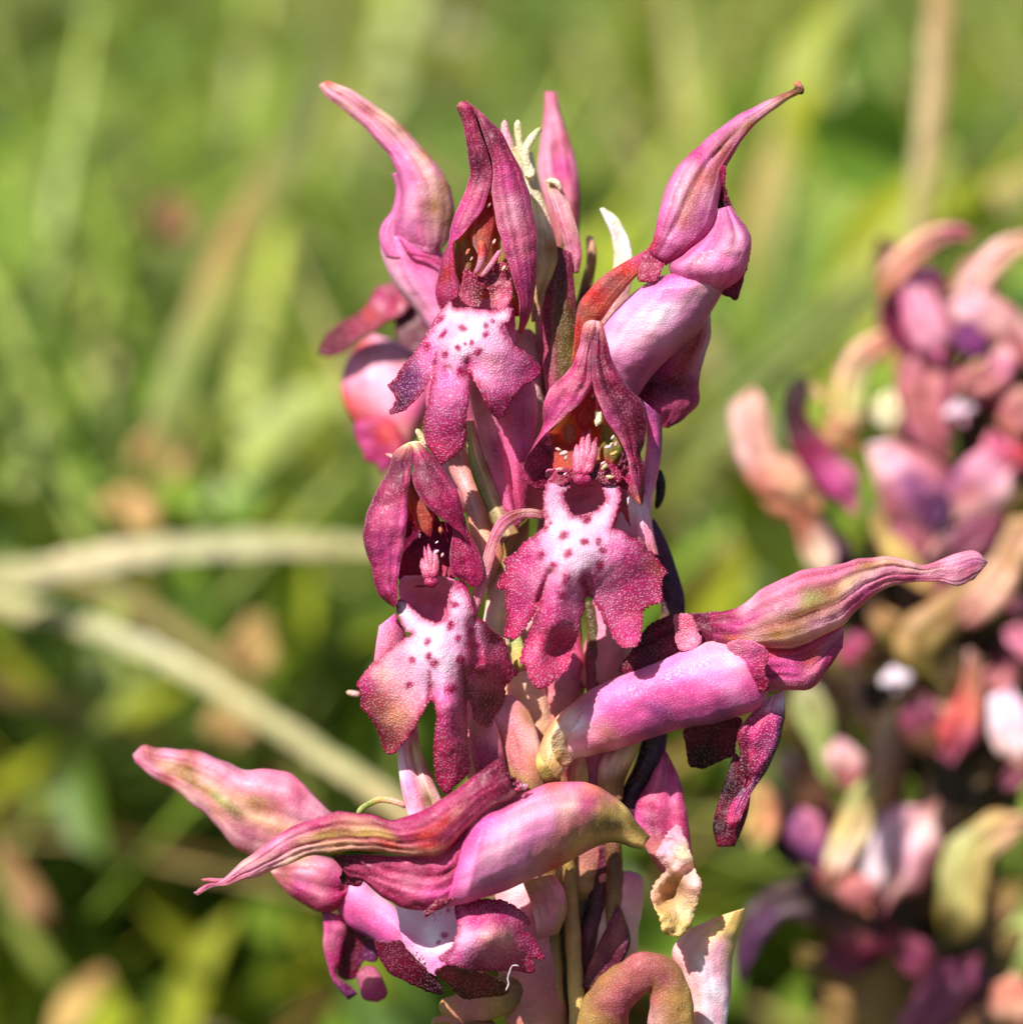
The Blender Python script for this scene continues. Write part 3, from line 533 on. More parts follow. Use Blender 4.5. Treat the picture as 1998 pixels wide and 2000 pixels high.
# dark petal, rear spur and rear bud on the left, out of focus
fL = flower(720, 780, -330, 'blurred rosy flower on the far left side of the spike, behind the others')
sheet('lip', Z(3, (660, 5), (580, 25), (520, 45), (480, 130), (400, 220), (250, 310), (150, 390), (100, 490), (85, 545), (130, 565), (180, 568), (280, 530), (400, 430), (520, 370), (600, 300), (690, 270), (780, 170), (760, 60)), [(780, 560, -240), (700, 630, -250), (625, 690, -280), (740, 620, -235)],
      [(770, 580, 'm'), (740, 590, 'P'), (720, 610, 'R'), (700, 640, 'm'), (660, 660, 'M'), (630, 690, 'U'), (690, 610, 'M')], M_LIP, fL, th=8, rough=4, jag=1.2, rim='M', rim_w=12, rim_s=0.4)
sheet('lip', Z(3, (690, 120), (900, 250), (960, 420), (880, 560), (780, 520), (680, 430), (660, 300)), [(800, 620, -240), (830, 680, -220), (790, 660, -230)], [(800, 640, 'M'), (820, 660, 'U'), (780, 620, 'M')], M_LIP, fL, th=12)
body('spur', Z(3, (500, 400), (380, 480), (300, 590), (258, 740), (270, 900), (340, 1040), (420, 1130)), Z(3, (620, 430), (780, 500), (880, 640), (960, 800), (950, 950), (880, 1080), (800, 1200)),
     ['dqd', 'Rqd', 'dqn', 'dqd', 'RqR', 'RdR', 'hRh'], M_SPUR, fL, z=[-340, -330, -330], bulge=0.6)
sheet('hood_petal', Z(3, (370, 1060), (480, 1040), (640, 1040), (720, 1200), (700, 1330), (600, 1420), (560, 1460), (530, 1380), (450, 1360), (420, 1280), (360, 1160)), [(720, 830, -270), (740, 880, -260), (760, 900, -250)],
      [(700, 840, 'P'), (730, 880, 'm'), (750, 850, 'R'), (740, 910, 'P'), (715, 870, 'P')], M_HOOD, fL, th=14, rough=6, puff=12)
tube('spur', Z(3, (900, 760, 90), (760, 1000, 110), (700, 1200, 90), (660, 1330, 60)), 'uhnh', M_SPUR, fL, z=-270)
ZOFF = 0.0
# withered tips lying over the lower left hood
for pts, cs in [(((600, 1290, 14), (640, 1310, 22), (700, 1330, 30), (760, 1300, 24)), 'slsn'), (((700, 1270, 14), (770, 1235, 26), (850, 1225, 30), (900, 1260, 20)), 'cCcl'), (((830, 1100, 20), (860, 1170, 28), (880, 1240, 26)), 'ccl')]:
    tube('withered_tip', Z(3, *pts), cs, M_DRY, fE, z=80, rough=5)

# ---- upper right flower in profile
TONE = dict(P='p', d='q', h='P', U='h', u='n', H='h')
fF = flower(1220, 700, -60, 'profile flower at the upper right, horn sweeping up to a dry brown tip')
body('spur', Z(2, (790, 1450), (640, 1560), (470, 1740), (380, 1900), (350, 2050), (420, 2250), (520, 2420)), Z(2, (1330, 1330), (1290, 1500), (1185, 1690), (1090, 1830), (880, 2020), (740, 2180), (640, 2360)),
     ['PPp', 'ppqP', 'pqwpP', 'pWqpH', 'pppPh', 'PpPh', 'PPH'], M_SPUR, fF, z=[-30, -20, -40, -90], bulge=0.75, rough=2.5, ring=48)  # white in the middle rows is a painted highlight
body('hood_petal', Z(2, (1230, 980), (1190, 1090), (1110, 1190), (990, 1290), (900, 1360), (930, 1450), (1010, 1500), (1100, 1530)), Z(2, (1320, 960), (1400, 1060), (1452, 1140), (1464, 1210), (1450, 1300), (1400, 1440), (1300, 1520), (1200, 1540)),
     ['Pp', 'PpP', 'PpqP', 'Ppqp', 'PqpP', 'PpPh', 'pPH', 'PhH'], M_HOOD, fF, z=[-5, 5, 15, 5, -10], bulge=[0.6, 0.75, 0.8, 0.6], rough=3.5, ring=52, grooves=[(0.72, 0.8, 8, 0.04, 0.0, 0.45)])
sheet('hood_petal', Z(2, (1455, 1190), (1452, 1310), (1420, 1430), (1385, 1550), (1357, 1606), (1310, 1580), (1255, 1558), (1270, 1480), (1350, 1350)), [(1460, 480, 0), (1440, 580, -25), (1415, 560, -30)], [(1450, 500, 'P'), (1435, 540, 'H'), (1430, 580, 'M'), (1415, 560, 'm')], M_HOOD, fF, th=10)
sheet('hood_petal', Z(2, (1250, 680), (1290, 690), (1285, 800), (1310, 900), (1360, 1010), (1440, 1110), (1380, 1090), (1280, 1000), (1230, 960), (1240, 850), (1245, 760)), [(1410, 340, 0), (1420, 400, -8), (1450, 440, 5)], [(1410, 340, 'm'), (1410, 380, 'M'), (1440, 430, 'v'), (1405, 400, 'K')], M_HOOD, fF, th=9, rough=4)
body('hood_petal', Z(2, (1762, 128), (1740, 158), (1650, 198), (1500, 268), (1350, 345), (1210, 450), (1090, 555), (1000, 635), (920, 735), (868, 850), (835, 970), (812, 1090), (785, 1190), (760, 1270), (800, 1310)),
     Z(2, (1806, 128), (1808, 180), (1690, 245), (1560, 340), (1450, 440), (1375, 545), (1318, 640), (1275, 720), (1258, 820), (1240, 930), (1205, 1070), (1140, 1170), (1040, 1255), (950, 1320), (880, 1370)),
     ['bb', 'ntb', 'dlt', 'Pdt', 'PdtU', 'PndU', 'PnuU', 'hPnU', 'PdnuP', 'PdndP', 'PduPP', 'PPnPh', 'hPPPm', 'RhPhm', 'mmmm'], M_HOOD, fF, z=[-60, -50, -30, -5, 15, 20, 15, 10], bulge=[0.85, 0.8, 0.7, 0.65, 0.7, 0.7, 0.55], rough=3, edge=1.5, ring=56,
     grooves=[(0.75, 0.3, 9, 0.05, 0.35, 0.9)], veins=[(0.72, 0.27, 'b', 0.045, 0.45)])
tube('withered_tip', Z(2, (1770, 100, 12), (1782, 125, 20), (1795, 160, 24), (1785, 190, 18)), 'tsbB', M_DRY, fF, z=-58, rough=4)
sheet('hood_petal', Z(2, (790, 1200), (830, 1260), (870, 1310), (850, 1400), (800, 1485), (740, 1480), (690, 1470), (685, 1400), (720, 1300), (755, 1250)), [(1260, 490, 12), (1270, 530, 22), (1290, 510, 20)], [(1270, 510, 'm'), (1255, 535, 'm'), (1285, 500, 'P')], M_LIP, fF, th=8, rough=5)
body('bract', Z(2, (800, 1200), (740, 1260), (690, 1290), (560, 1360), (450, 1430), (350, 1530), (285, 1620), (258, 1750), (240, 1950), (190, 2150), (90, 2350)), Z(2, (820, 1230), (770, 1330), (690, 1420), (600, 1520), (520, 1620), (455, 1720), (400, 1780), (360, 1860), (330, 1980), (270, 2150), (160, 2350)),
     ['Rb', 'hR', 'Rs', 'ns', 'Rs', 'nsr', 'Rrs', 'srr', 'RrH', 'rrm', 'rbo'], M_HOOD, fF, z=[-10, 10, 20, 0, -60, -90], bulge=0.5, th=14, rough=3, ring=40, label='salmon-red arching bract')
body('hood_petal', Z(4, (1500, 250), (1350, 380), (1180, 560), (1130, 700), (1180, 850), (1300, 970)), Z(4, (1690, 90), (1685, 300), (1640, 480), (1600, 640), (1590, 820), (1380, 985)),
     ['dqd', 'dRd', 'hRd', 'MMU', 'MhUH', 'mMM'], M_HOOD, fF, z=[-110, -110, -115, -120], bulge=0.45, rough=7, ring=48, edge=3)
body('ovary', Z(4, (1150, 760), (1200, 950), (1200, 1150), (1150, 1400), (1050, 1600)), Z(4, (1320, 900), (1325, 1050), (1310, 1250), (1260, 1500), (1215, 1800)), ['vU', 'Pv', 'ph', 'Ppq', 'pdP'], M_SPUR, fF, z=[-40, -50, -60], bulge=0.8)
tube('bract', Z(4, (1290, 1290, 25), (1310, 1390, 40), (1310, 1500, 36), (1280, 1600, 16)), 'KKKK', M_FAR, fF, z=-150)  # near-black colour paints the shade in this gap

# ---- right-hand flower in profile, pointing right
TONE = dict(P='d', d='q', h='P', n='l', U='H', u='d')
fG = flower(1250, 1320, -10, 'profile flower on the right, lilac tube ending in a pink pointed hood')
body('spur', Z(9, (1330, 620), (1200, 600), (1090, 615), (990, 655), (850, 720), (700, 775), (560, 825), (450, 885), (350, 960), (270, 1025), (205, 1110), (162, 1210), (158, 1300)),
     Z(9, (1500, 880), (1430, 985), (1300, 1040), (1150, 1085), (980, 1110), (850, 1150), (700, 1200), (570, 1238), (470, 1262), (385, 1275), (345, 1300), (300, 1360), (260, 1405)),
     ['Phh', 'qPP', 'qppP', 'ppPv', 'pPPv', 'pPPv', 'pPvP', 'pPPv', 'pPPh', 'npnd', 'Lwdn', 'tcql', 'tcyl', 'yty'], M_SPUR, fG, z=[40, 40, 30, 20, 0, -10], bulge=[0.7, 0.8, 0.85, 0.85, 0.85, 0.7], rough=2.5, ring=48)  # paler right end and violet rows paint the tube's light and shade
tube('spur_tip', Z(9, (170, 1230, 30), (190, 1310, 62), (220, 1370, 58), (250, 1395, 40)), 'tyoy', M_SPUR, fG, z=[-14, -8], rough=4)
sheet('spur_tip', Z(9, (480, 955), (490, 1000), (430, 1080), (360, 1140), (310, 1180), (350, 1270), (330, 1320), (290, 1330), (240, 1250), (230, 1150), (290, 1060), (380, 1000)), [(1150, 1390, 48), (1110, 1440, 38), (1090, 1490, 25), (1110, 1480, 20)], [(1150, 1390, 'q'), (1120, 1430, 'w'), (1090, 1450, 'c'), (1090, 1480, 'y'), (1110, 1490, 'L')], M_DRY, fG, th=8, rough=6, label='crumpled pale yellow end')
body('hood_petal', Z(12, (80, 800), (160, 830), (300, 850), (450, 850), (600, 800), (720, 740), (800, 700)), Z(12, (130, 980), (200, 1085), (290, 1130), (420, 1115), (580, 1112), (700, 990), (790, 850)),
     ['qPm', 'Phm', 'RhmP', 'RhhP', 'hRPh', 'hPhm', 'Ph'], M_HOOD, fG, z=[60, 62, 50, 30], bulge=[0.5, 0.6, 0.6, 0.4], rough=5, ring=44, grooves=[(0.45, 0.6, 7, 0.05, 0.1, 0.95), (0.75, 0.6, 5, 0.04, 0.3, 0.8)], edge=1.5)
body('hood_petal', Z(12, (-60, 640), (60, 620), (150, 590), (260, 500), (380, 430), (520, 370), (740, 330), (900, 292), (1050, 278), (1180, 298), (1290, 335), (1400, 300), (1550, 250), (1640, 250), (1700, 315)),
     Z(12, (-20, 800), (80, 830), (160, 850), (320, 850), (480, 850), (640, 790), (780, 725), (870, 630), (970, 535), (1090, 470), (1250, 445), (1400, 440), (1510, 470), (1600, 430), (1700, 325)),
     ['UHh', 'Hhs', 'dhlL', 'PdLtn', 'PdtLn', 'PGtdn', 'PtLdn', 'PcdhP', 'PtldhP', 'nLduPn', 'nlPhd', 'PldPP', 'qdqdq', 'qpPq', 'qqd'], M_HOOD, fG, z=[50, 70, 85, 70, 40, 0, -30], bulge=[0.5, 0.65, 0.7, 0.65, 0.6, 0.45, 0.5], rough=3.5, edge=1.5, ring=56,
     grooves=[(0.3, 0.35, 6, 0.04, 0.1, 0.8), (0.62, 0.6, 7, 0.04, 0.15, 0.8), (0.8, 0.8, 4, 0.03, 0.1, 0.7)], veins=[(0.62, 0.6, 'H', 0.04, 0.35)])
sheet('hood_petal', Z(12, (60, 830), (160, 800), (270, 830), (330, 900), (300, 1000), (330, 1080), (290, 1135), (210, 1095), (150, 990), (110, 900)), [(1430, 1260, 85), (1470, 1300, 95), (1490, 1345, 85)], [(1440, 1265, 'q'), (1460, 1285, 'p'), (1465, 1310, 'P'), (1480, 1335, 'm'), (1490, 1300, 'h')], M_LIP, fG, th=10, rough=8)
sheet('hood_petal', Z(9, (620, 770), (700, 640), (780, 520), (860, 470), (950, 445), (1060, 438), (1200, 428), (1310, 440), (1400, 500), (1380, 640), (1250, 640), (1100, 625), (1000, 670), (850, 735), (700, 790)), [(1230, 1290, 10), (1330, 1200, 10), (1450, 1220, 30), (1400, 1260, 20)],
      [(1230, 1280, 'M'), (1280, 1230, 'M'), (1320, 1210, 'U'), (1380, 1220, 'U'), (1350, 1245, 'M'), (1430, 1230, 'h'), (1250, 1250, 'k')], M_HOOD, fG, th=10, rough=7, grooves=[(1230, 1270, 1320, 1225, 8, 5), (1220, 1250, 1290, 1215, 8, 5)])
sheet('hood_petal', Z(9, (935, 455), (960, 440), (1040, 450), (1080, 540), (1100, 600), (1060, 640), (990, 660), (955, 630), (940, 540)), [(1320, 1210, 45), (1340, 1260, 50), (1350, 1230, 48)], [(1330, 1220, 'd'), (1340, 1255, 'q')], M_LIP, fG, th=10, rough=5)
sheet('hood_petal', Z(12, (1500, 370), (1560, 318), (1640, 296), (1652, 360), (1610, 430), (1540, 425)), [(1880, 1115, -22), (1910, 1100, -24), (1895, 1130, -22)], [(1885, 1115, 'U'), (1905, 1105, 'h'), (1890, 1130, 'q')], M_HOOD, fG, th=5, rough=3, puff=5, puff_w=10, label='torn beak end, its dark opening painted on')  # dark patch painting the hollow of the beak's opening
TONE = {}
# its lip hangs below, folded and twisted
sheet('lip', Z(9, (1000, 1105), (1130, 1080), (1310, 1040), (1330, 1100), (1300, 1180), (1285, 1262), (1220, 1290), (1120, 1335), (1060, 1335), (1020, 1310), (1005, 1200)), [(1350, 1430, -40), (1420, 1420, -30), (1370, 1495, -60)], [(1350, 1430, 'M'), (1370, 1480, 'k'), (1420, 1440, 'M')], M_HOOD, fG, th=10)
body('lip', Z(9, (1290, 1240), (1255, 1340), (1215, 1470), (1180, 1580), (1163, 1690), (1190, 1790)), Z(9, (1340, 1300), (1360, 1400), (1380, 1480), (1370, 1580), (1330, 1700), (1290, 1790)), ['MM', 'kM', 'KM', 'MM', 'KM', 'MM'], M_HOOD, fG, z=[-30, -20, -15], bulge=0.4, rough=4)
body('lip', Z(9, (1470, 940), (1400, 1000), (1345, 1065), (1302, 1150), (1322, 1250), (1312, 1340), (1345, 1410), (1318, 1470), (1268, 1550), (1243, 1640), (1265, 1690)), Z(9, (1580, 880), (1582, 960), (1578, 1050), (1560, 1150), (1530, 1240), (1490, 1330), (1440, 1410), (1385, 1480), (1355, 1560), (1325, 1640), (1285, 1695)),
     ['WqW', 'qWw', 'hPv', 'HPPv', 'HPpv', 'UhPv', 'UPv', 'Hvv', 'vPv', 'Pph', 'hPm', 'mm'], M_LIP, fG, z=[10, 20, 25, 10, 15, 30], bulge=[0.5, 0.55, 0.5, 0.7, 0.6], rough=6, edge=3, ring=44, grooves=[(0.25, 0.3, 12, 0.07, 0.15, 0.7)])

# ---- bottom centre flower in profile, pointing left
fH = flower(1050, 1650, 130, 'profile flower at the bottom, magenta hood with a long beak pointing left')
body('spur', Z(8, (1100, 390), (1200, 310), (1350, 240), (1500, 165), (1650, 108), (1800, 92), (1950, 110), (2080, 180), (2190, 270), (2260, 370), (2350, 470)),
     Z(8, (950, 960), (1080, 930), (1300, 862), (1500, 780), (1700, 690), (1850, 610), (1980, 540), (2080, 510), (2160, 520), (2220, 545), (2290, 560)),
     ['PPP', 'PppP', 'mpqpP', 'mqqpP', 'hqppd', 'Rqpnd', 'hlnnR', 'shnts', 'ntotn', 'yoto', 'oyO', 'oyo'], M_SPUR, fH, z=[150, 160, 165, 140, 100, 60, 20], bulge=[0.7, 0.85, 0.85, 0.85, 0.7], rough=2.5, ring=52)
body('hood_petal', Z(8, (160, 595), (300, 590), (450, 590), (620, 600), (780, 600), (900, 580), (990, 500), (1060, 400), (1105, 365)),
     Z(8, (210, 640), (250, 700), (300, 760), (400, 790), (520, 890), (720, 975), (900, 965), (1075, 850), (1172, 640)),
     ['HMM', 'MHH', 'HHhH', 'HhHm', 'HhdhH', 'hHhPm', 'HhHPm', 'mhmP', 'mm'], M_HOOD, fH, z=[130, 150, 170, 175, 165], bulge=[0.4, 0.5, 0.55, 0.55, 0.5], rough=6, ring=52, edge=3,
     grooves=[(0.25, 0.5, 10, 0.05, 0.3, 0.95), (0.5, 0.75, 8, 0.04, 0.4, 0.95), (0.7, 0.3, 8, 0.04, 0.2, 0.7)])
sheet('hood_petal', Z(8, (170, 600), (260, 600), (380, 640), (440, 720), (400, 745), (378, 800), (345, 816), (290, 800), (240, 795), (222, 755), (245, 700), (215, 640)), [(660, 1680, 145), (700, 1690, 150), (690, 1725, 130), (670, 1710, 115)], [(660, 1685, 'M'), (700, 1700, 'H'), (690, 1725, 'M'), (665, 1715, 'K')], M_HOOD, fH, th=10, rough=6)
sheet('hood_petal', Z(8, (1100, 370), (1130, 440), (1168, 540), (1176, 650), (1135, 775), (1050, 860), (960, 930), (860, 990), (815, 1025), (800, 990), (860, 930), (980, 800), (1040, 680), (1060, 560)), [(920, 1640, 175), (910, 1740, 185), (850, 1775, 190)], [(915, 1640, 'm'), (925, 1680, 'M'), (900, 1730, 'h'), (860, 1770, 'H')], M_LIP, fH, th=10, rough=7, rim='M', rim_s=.5)
body('hood_petal', Z(7, (475, 1105), (560, 1062), (640, 1030), (720, 968), (830, 868), (970, 768), (1120, 682), (1280, 630), (1400, 598), (1560, 608), (1700, 645), (1830, 622), (1940, 570), (2060, 500), (2180, 410), (2300, 320), (2390, 255)),
     Z(7, (500, 1125), (600, 1068), (700, 1055), (800, 1030), (980, 970), (1130, 900), (1280, 858), (1420, 850), (1600, 852), (1760, 865), (1900, 880), (2020, 865), (2110, 800), (2200, 700), (2300, 600), (2420, 545), (2510, 490)),
     ['qn', 'dq', 'qdl', 'lql', 'dlql', 'hqdlc', 'HdLlt', 'hHyLt', 'HntLt', 'HLynt', 'HnyRt', 'HhHnt', 'mhRRt', 'HhRhR', 'HhnhH', 'HHhH', 'UHHM', 'MUM'], M_HOOD, fH, z=[120, 135, 160, 185, 200, 205, 200, 190, 175], bulge=[0.6, 0.6, 0.55, 0.5, 0.5, 0.55, 0.75, 0.8, 0.6], rough=4.5, edge=2, ring=60,
     grooves=[(0.3, 0.3, 6, 0.035, 0.15, 0.7), (0.62, 0.66, 7, 0.035, 0.1, 0.75), (0.82, 0.85, 5, 0.04, 0.2, 0.7)], veins=[(0.62, 0.66, 'H', 0.045, 0.6), (0.3, 0.3, 'H', 0.03, 0.35), (0.86, 0.93, 'l', 0.06, 0.4)], label='beaked upper petal, veined olive and wine')
tube('beak_tip', Z(7, (520, 1022, 8), (580, 1022, 12), (640, 1030, 14), (700, 1030, 16)), 'nddl', M_HOOD, fH, z=122)
tube('beak_tip', Z(7, (500, 1110, 14), (530, 1085, 17), (570, 1055, 12), (620, 1050, 10)), 'qdhd', M_HOOD, fH, z=122)
for i in range(26):
    x, y = random.uniform(975, 1030), 0; y = 1518 + (x - 975) * 0.5 + random.uniform(-16, 16)
    grain('frayed_tip', x, y, 178 + random.uniform(-6, 8), random.uniform(2.5, 5), random.choice('wUMqh'), M_LIP, fH, ang=random.uniform(0, 3))
# lip of the bottom flower
sheet('lip', Z(8, (620, 900), (800, 960), (1010, 900), (1032, 1000), (1030, 1060), (1060, 1180), (1050, 1300), (930, 1400), (860, 1420), (780, 1340), (700, 1260), (655, 1190), (635, 1100), (622, 1000)), [(790, 1760, 40), (890, 1770, 60), (880, 1860, 110), (800, 1850, 50), (840, 1900, 80)],
      [(800, 1790, 'W'), (850, 1830, 'w'), (880, 1780, 'W'), (890, 1850, 'q'), (880, 1890, 'P'), (850, 1890, 'p'), (800, 1870, 'q'), (790, 1840, 'p')], M_SPUR, fH, th=8, rough=3, spots=Z(8, (940, 1145, 26), (900, 1195, 16), (965, 975, 12), (865, 1000, 10)))
for x, y in [(760, 1260), (780, 1290), (800, 1330), (830, 1350), (720, 1220), (745, 1275), (880, 1005), (910, 1000), (870, 1040), (810, 1010), (935, 1190)]:
    p = Z(8, (x, y))[0]; grain('moisture_drop', p[0], p[1], 75 if y > 1150 else 90, random.uniform(1.8, 3.2), random.choice('wWW'), M_LIP, fH, ang=random.uniform(0, 3))
sheet('lip', Z(8, (1010, 935), (1120, 905), (1280, 897), (1340, 905), (1400, 930), (1480, 985), (1530, 1055), (1492, 1102), (1530, 1140), (1565, 1185), (1600, 1245), (1633, 1300), (1600, 1318), (1550, 1308), (1556, 1350), (1550, 1405), (1400, 1392), (1200, 1392), (1050, 1372), (930, 1330), (900, 1295), (990, 1220), (1030, 1090)),
      [(900, 1790, 150), (970, 1770, 140), (1030, 1820, 110), (1060, 1870, 90), (1030, 1895, 100), (960, 1830, 200), (900, 1880, 180), (960, 1890, 130)],
      [(890, 1780, 'p'), (920, 1770, 'H'), (930, 1800, 'h'), (905, 1830, 'W'), (950, 1830, 'l'), (980, 1790, 'h'), (985, 1830, 'l'), (1020, 1820, 'h'), (1040, 1850, 'h'), (900, 1870, 'd'), (960, 1860, 'd'), (990, 1885, 'H'), (1030, 1880, 'H'), (930, 1888, 'h')],
      M_LIP, fH, th=10, rim='m', rim_w=8, rim_s=.85, step=3.2, jag=2.5)
sheet('lip', Z(8, (870, 1395), (960, 1350), (1060, 1380), (1200, 1398), (1300, 1440), (1395, 1520), (1330, 1562), (1200, 1572), (1100, 1590), (1040, 1560), (990, 1510), (930, 1460)), [(860, 1900, 140), (940, 1920, 120), (980, 1935, 90), (900, 1940, 90)],
      [(870, 1900, 'h'), (910, 1920, 'H'), (950, 1915, 'm'), (980, 1935, 'M'), (900, 1945, 'M')], M_LIP, fH, th=10, rim='M', jag=2)
sheet('lip', Z(8, (640, 1180), (560, 1190), (470, 1180), (480, 1270), (560, 1400), (690, 1470), (840, 1540), (930, 1552), (920, 1490), (860, 1410), (760, 1330), (690, 1260)), [(760, 1850, 70), (780, 1900, 60), (840, 1930, 60), (860, 1930, 70)], [(760, 1860, 'U'), (790, 1900, 'M'), (850, 1930, 'k'), (740, 1850, 'M')], M_HOOD, fH, th=12)
tube('fibre', Z(8, (1455, 1360, 4), (1410, 1355, 4), (1390, 1390, 4), (1375, 1440, 4), (1380, 1480, 4), (1360, 1530, 4)), 'wwww', M_DRY, fH, z=135, rough=1.5, step=3)

# ---- bottom left flower in profile, behind
ZOFF = -150
TONE = dict(P='d', d='q', h='P', R='d', U='H', u='d')
fI = flower(740, 1690, 0, 'soft-focus profile flower at the bottom left, pale pink hood pointing up and left')
body('spur', Z(7, (1300, 980), (1500, 1000), (1620, 1100), (1750, 1200), (1900, 1400), (2000, 1560)), Z(7, (1360, 1180), (1430, 1290), (1500, 1350), (1640, 1430), (1800, 1560), (1900, 1700)), ['hPh', 'pPP', 'qpPv', 'pPv', 'Pvk', 'Ukk'], M_SPUR, fI, z=[-10, 10, 40, 40], bulge=0.85, rough=2)
body('hood_petal', Z(7, (95, 235), (165, 180), (260, 198), (400, 208), (520, 218), (660, 270), (790, 330), (920, 328), (1060, 348), (1150, 400), (1230, 490), (1340, 590), (1450, 680)), Z(7, (110, 290), (200, 365), (330, 445), (450, 535), (560, 625), (640, 710), (720, 800), (800, 862), (880, 890), (1000, 900), (1120, 880), (1250, 850), (1380, 820)),
     ['dR', 'nd', 'dLn', 'ntl', 'dltld', 'dlGLd', 'dLold', 'PdtLdn', 'PdnLld', 'PPdLll', 'ddnll', 'dnddd', 'dnnd'], M_HOOD, fI, z=[-60, -30, 0, 10, 0], bulge=[0.6, 0.6, 0.5, 0.45], rough=4, edge=2, ring=48, grooves=[(0.4, 0.5, 8, 0.07, 0.2, 0.9)], veins=[(0.75, 0.75, 'h', 0.05, 0.45), (0.25, 0.3, 'h', .05, .3)])
body('hood_petal', Z(7, (960, 960), (1050, 900), (1200, 870), (1320, 880), (1400, 930), (1450, 1010)), Z(7, (975, 985), (1040, 1080), (1140, 1165), (1270, 1222), (1370, 1210), (1440, 1120)), ['ln', 'nnR', 'LdhH', 'dRPm', 'RhmH', 'Pm'], M_HOOD, fI, z=[10, 20, 25], bulge=0.7, rough=5, grooves=[(0.55, 0.6, 12, 0.08, 0.3, 1)])
body('lip', Z(7, (1280, 1210), (1295, 1330), (1290, 1430), (1315, 1550), (1345, 1640), (1385, 1700), (1450, 1780)), Z(7, (1400, 1240), (1440, 1330), (1420, 1420), (1400, 1540), (1380, 1620), (1450, 1680), (1510, 1740)), ['vP', 'Pd', 'dP', 'Pm', 'PM', 'vU', 'vv'], M_HOOD, fI, z=[0, -10], bulge=0.6, rough=4)
sheet('lip', Z(7, (1390, 1240), (1500, 1340), (1640, 1440), (1620, 1540), (1540, 1540), (1500, 1640), (1400, 1640), (1385, 1560), (1410, 1400)), [(670, 1800, -20), (720, 1870, -30), (680, 1890, -30)], [(680, 1820, 'U'), (700, 1850, 'M'), (680, 1890, 'M'), (720, 1860, 'v')], M_HOOD, fI, th=12)
tube('lip', Z(7, (1540, 1570, 55), (1580, 1650, 80), (1620, 1740, 80), (1635, 1800, 60)), 'udPP', M_HOOD, fI, z=-10, flat=0.6, rough=4)

# ---- parts behind and between the flowers
ZOFF = -200
TONE = {}
body('bud', Z(1, (1790, 190), (1785, 350), (1760, 550), (1735, 750), (1760, 900), (1800, 1100), (1850, 1400)), Z(1, (1880, 190), (1910, 350), (1970, 520), (2020, 680), (2050, 850), (2060, 1000), (2040, 1300)),
     ['dd', 'dqd', 'qdn', 'qPq', 'dlndU', 'nlnU', 'noU'], M_HOOD, orchid, z=[-190, -160, -140], bulge=0.8, rough=4, grooves=[(0.5, 0.5, 12, 0.1, 0.3, 0.8)], label='narrow pointed pink bud at the back')
ZOFF = 0.0
for pts, cs, z in [(((1480, 405, 26), (1500, 500, 34), (1540, 650, 40), (1620, 780, 46)), 'lqcc', -60), (((1580, 395, 22), (1590, 500, 28), (1610, 620, 34), (1660, 760, 40)), 'CcCC', -50), (((1775, 455, 18), (1710, 530, 26), (1655, 620, 30), (1650, 720, 38), (1700, 850, 50)), 'GCCCC', -40)]:
    tube('bract_tip', Z(1, *pts), cs, M_DRY, orchid, z=z, rough=4)
body('bract', Z(1, (1560, 600), (1620, 800), (1680, 980), (1710, 1100), (1725, 1300), (1700, 1500), (1690, 1800), (1690, 1930)), Z(1, (1700, 650), (1740, 850), (1800, 1050), (1860, 1250), (1890, 1420), (1860, 1560), (1800, 1700), (1740, 1930)),
     ['cC', 'CC', 'CCc', 'CCl', 'Ctt', 'lcy', 'ctL', 'nl'], M_DRY, orchid, z=[-55, -60, -70, -80], bulge=0.5, th=8, rough=5, label='cream papery bract')
body('bract', Z(1, (1790, 850), (1830, 1000), (1900, 1200), (1950, 1400), (1960, 1560)), Z(1, (1880, 870), (1960, 1000), (2030, 1200), (2070, 1400), (2050, 1560)), ['cl', 'ql', 'dl', 'qd', 'dn'], M_HOOD, orchid, z=[-90, -80, -90], bulge=0.5, th=10, rough=4)
tube('bract_tip', Z(1, (1800, 860, 16), (1870, 880, 22), (1920, 940, 18)), 'CCl', M_DRY, orchid, z=-75, rough=4)
body('bract', Z(2, (425, 975), (455, 1050), (500, 1160), (520, 1280), (515, 1400), (480, 1600), (400, 1800)), Z(2, (450, 965), (545, 1030), (600, 1130), (640, 1240), (650, 1380), (620, 1600), (540, 1800)), ['wC', 'wC', 'Cw', 'CC', 'Cl', 'ln', 'nb'], M_DRY, orchid, z=[-150, -130], bulge=0.4, th=10, rough=5, label='small white pointed bract')
tube('bract_tip', Z(2, (350, 1160, 26), (370, 1240, 34), (370, 1330, 34), (330, 1520, 40), (260, 1750, 40)), 'Ltbo', M_FAR, orchid, z=-230)
# olive-brown bract/stem top between the upper flowers
body('bract', Z(1, (1880, 1350), (1830, 1550), (1790, 1750), (1770, 1930), (1780, 2300), (1850, 2700)), Z(1, (1990, 1400), (2010, 1600), (2030, 1800), (2060, 2100), (2050, 2400), (1980, 2700)), ['UH', 'UbH', 'mob', 'hoo', 'hbo', 'HoO'], M_HOOD, orchid, z=[-80, -70, -70, -60], bulge=0.5, th=12)
body('ovary', Z(3, (1200, 680), (1230, 900), (1280, 1100), (1340, 1300), (1400, 1500), (1480, 1700), (1560, 1850)), Z(3, (1700, 700), (1730, 850), (1735, 1000), (1710, 1200), (1690, 1400), (1660, 1600), (1640, 1800)),
     ['ddhP', 'dhPd', 'dhHP', 'dHhPh', 'hhHh', 'hHHH', 'HUH'], M_SPUR, orchid, z=[0, 0, -10], bulge=0.5, rough=2, grooves=[(0.4, 0.5, 16, 0.09, 0, 1)], ring=48, label='rosy tube below the topmost lip')
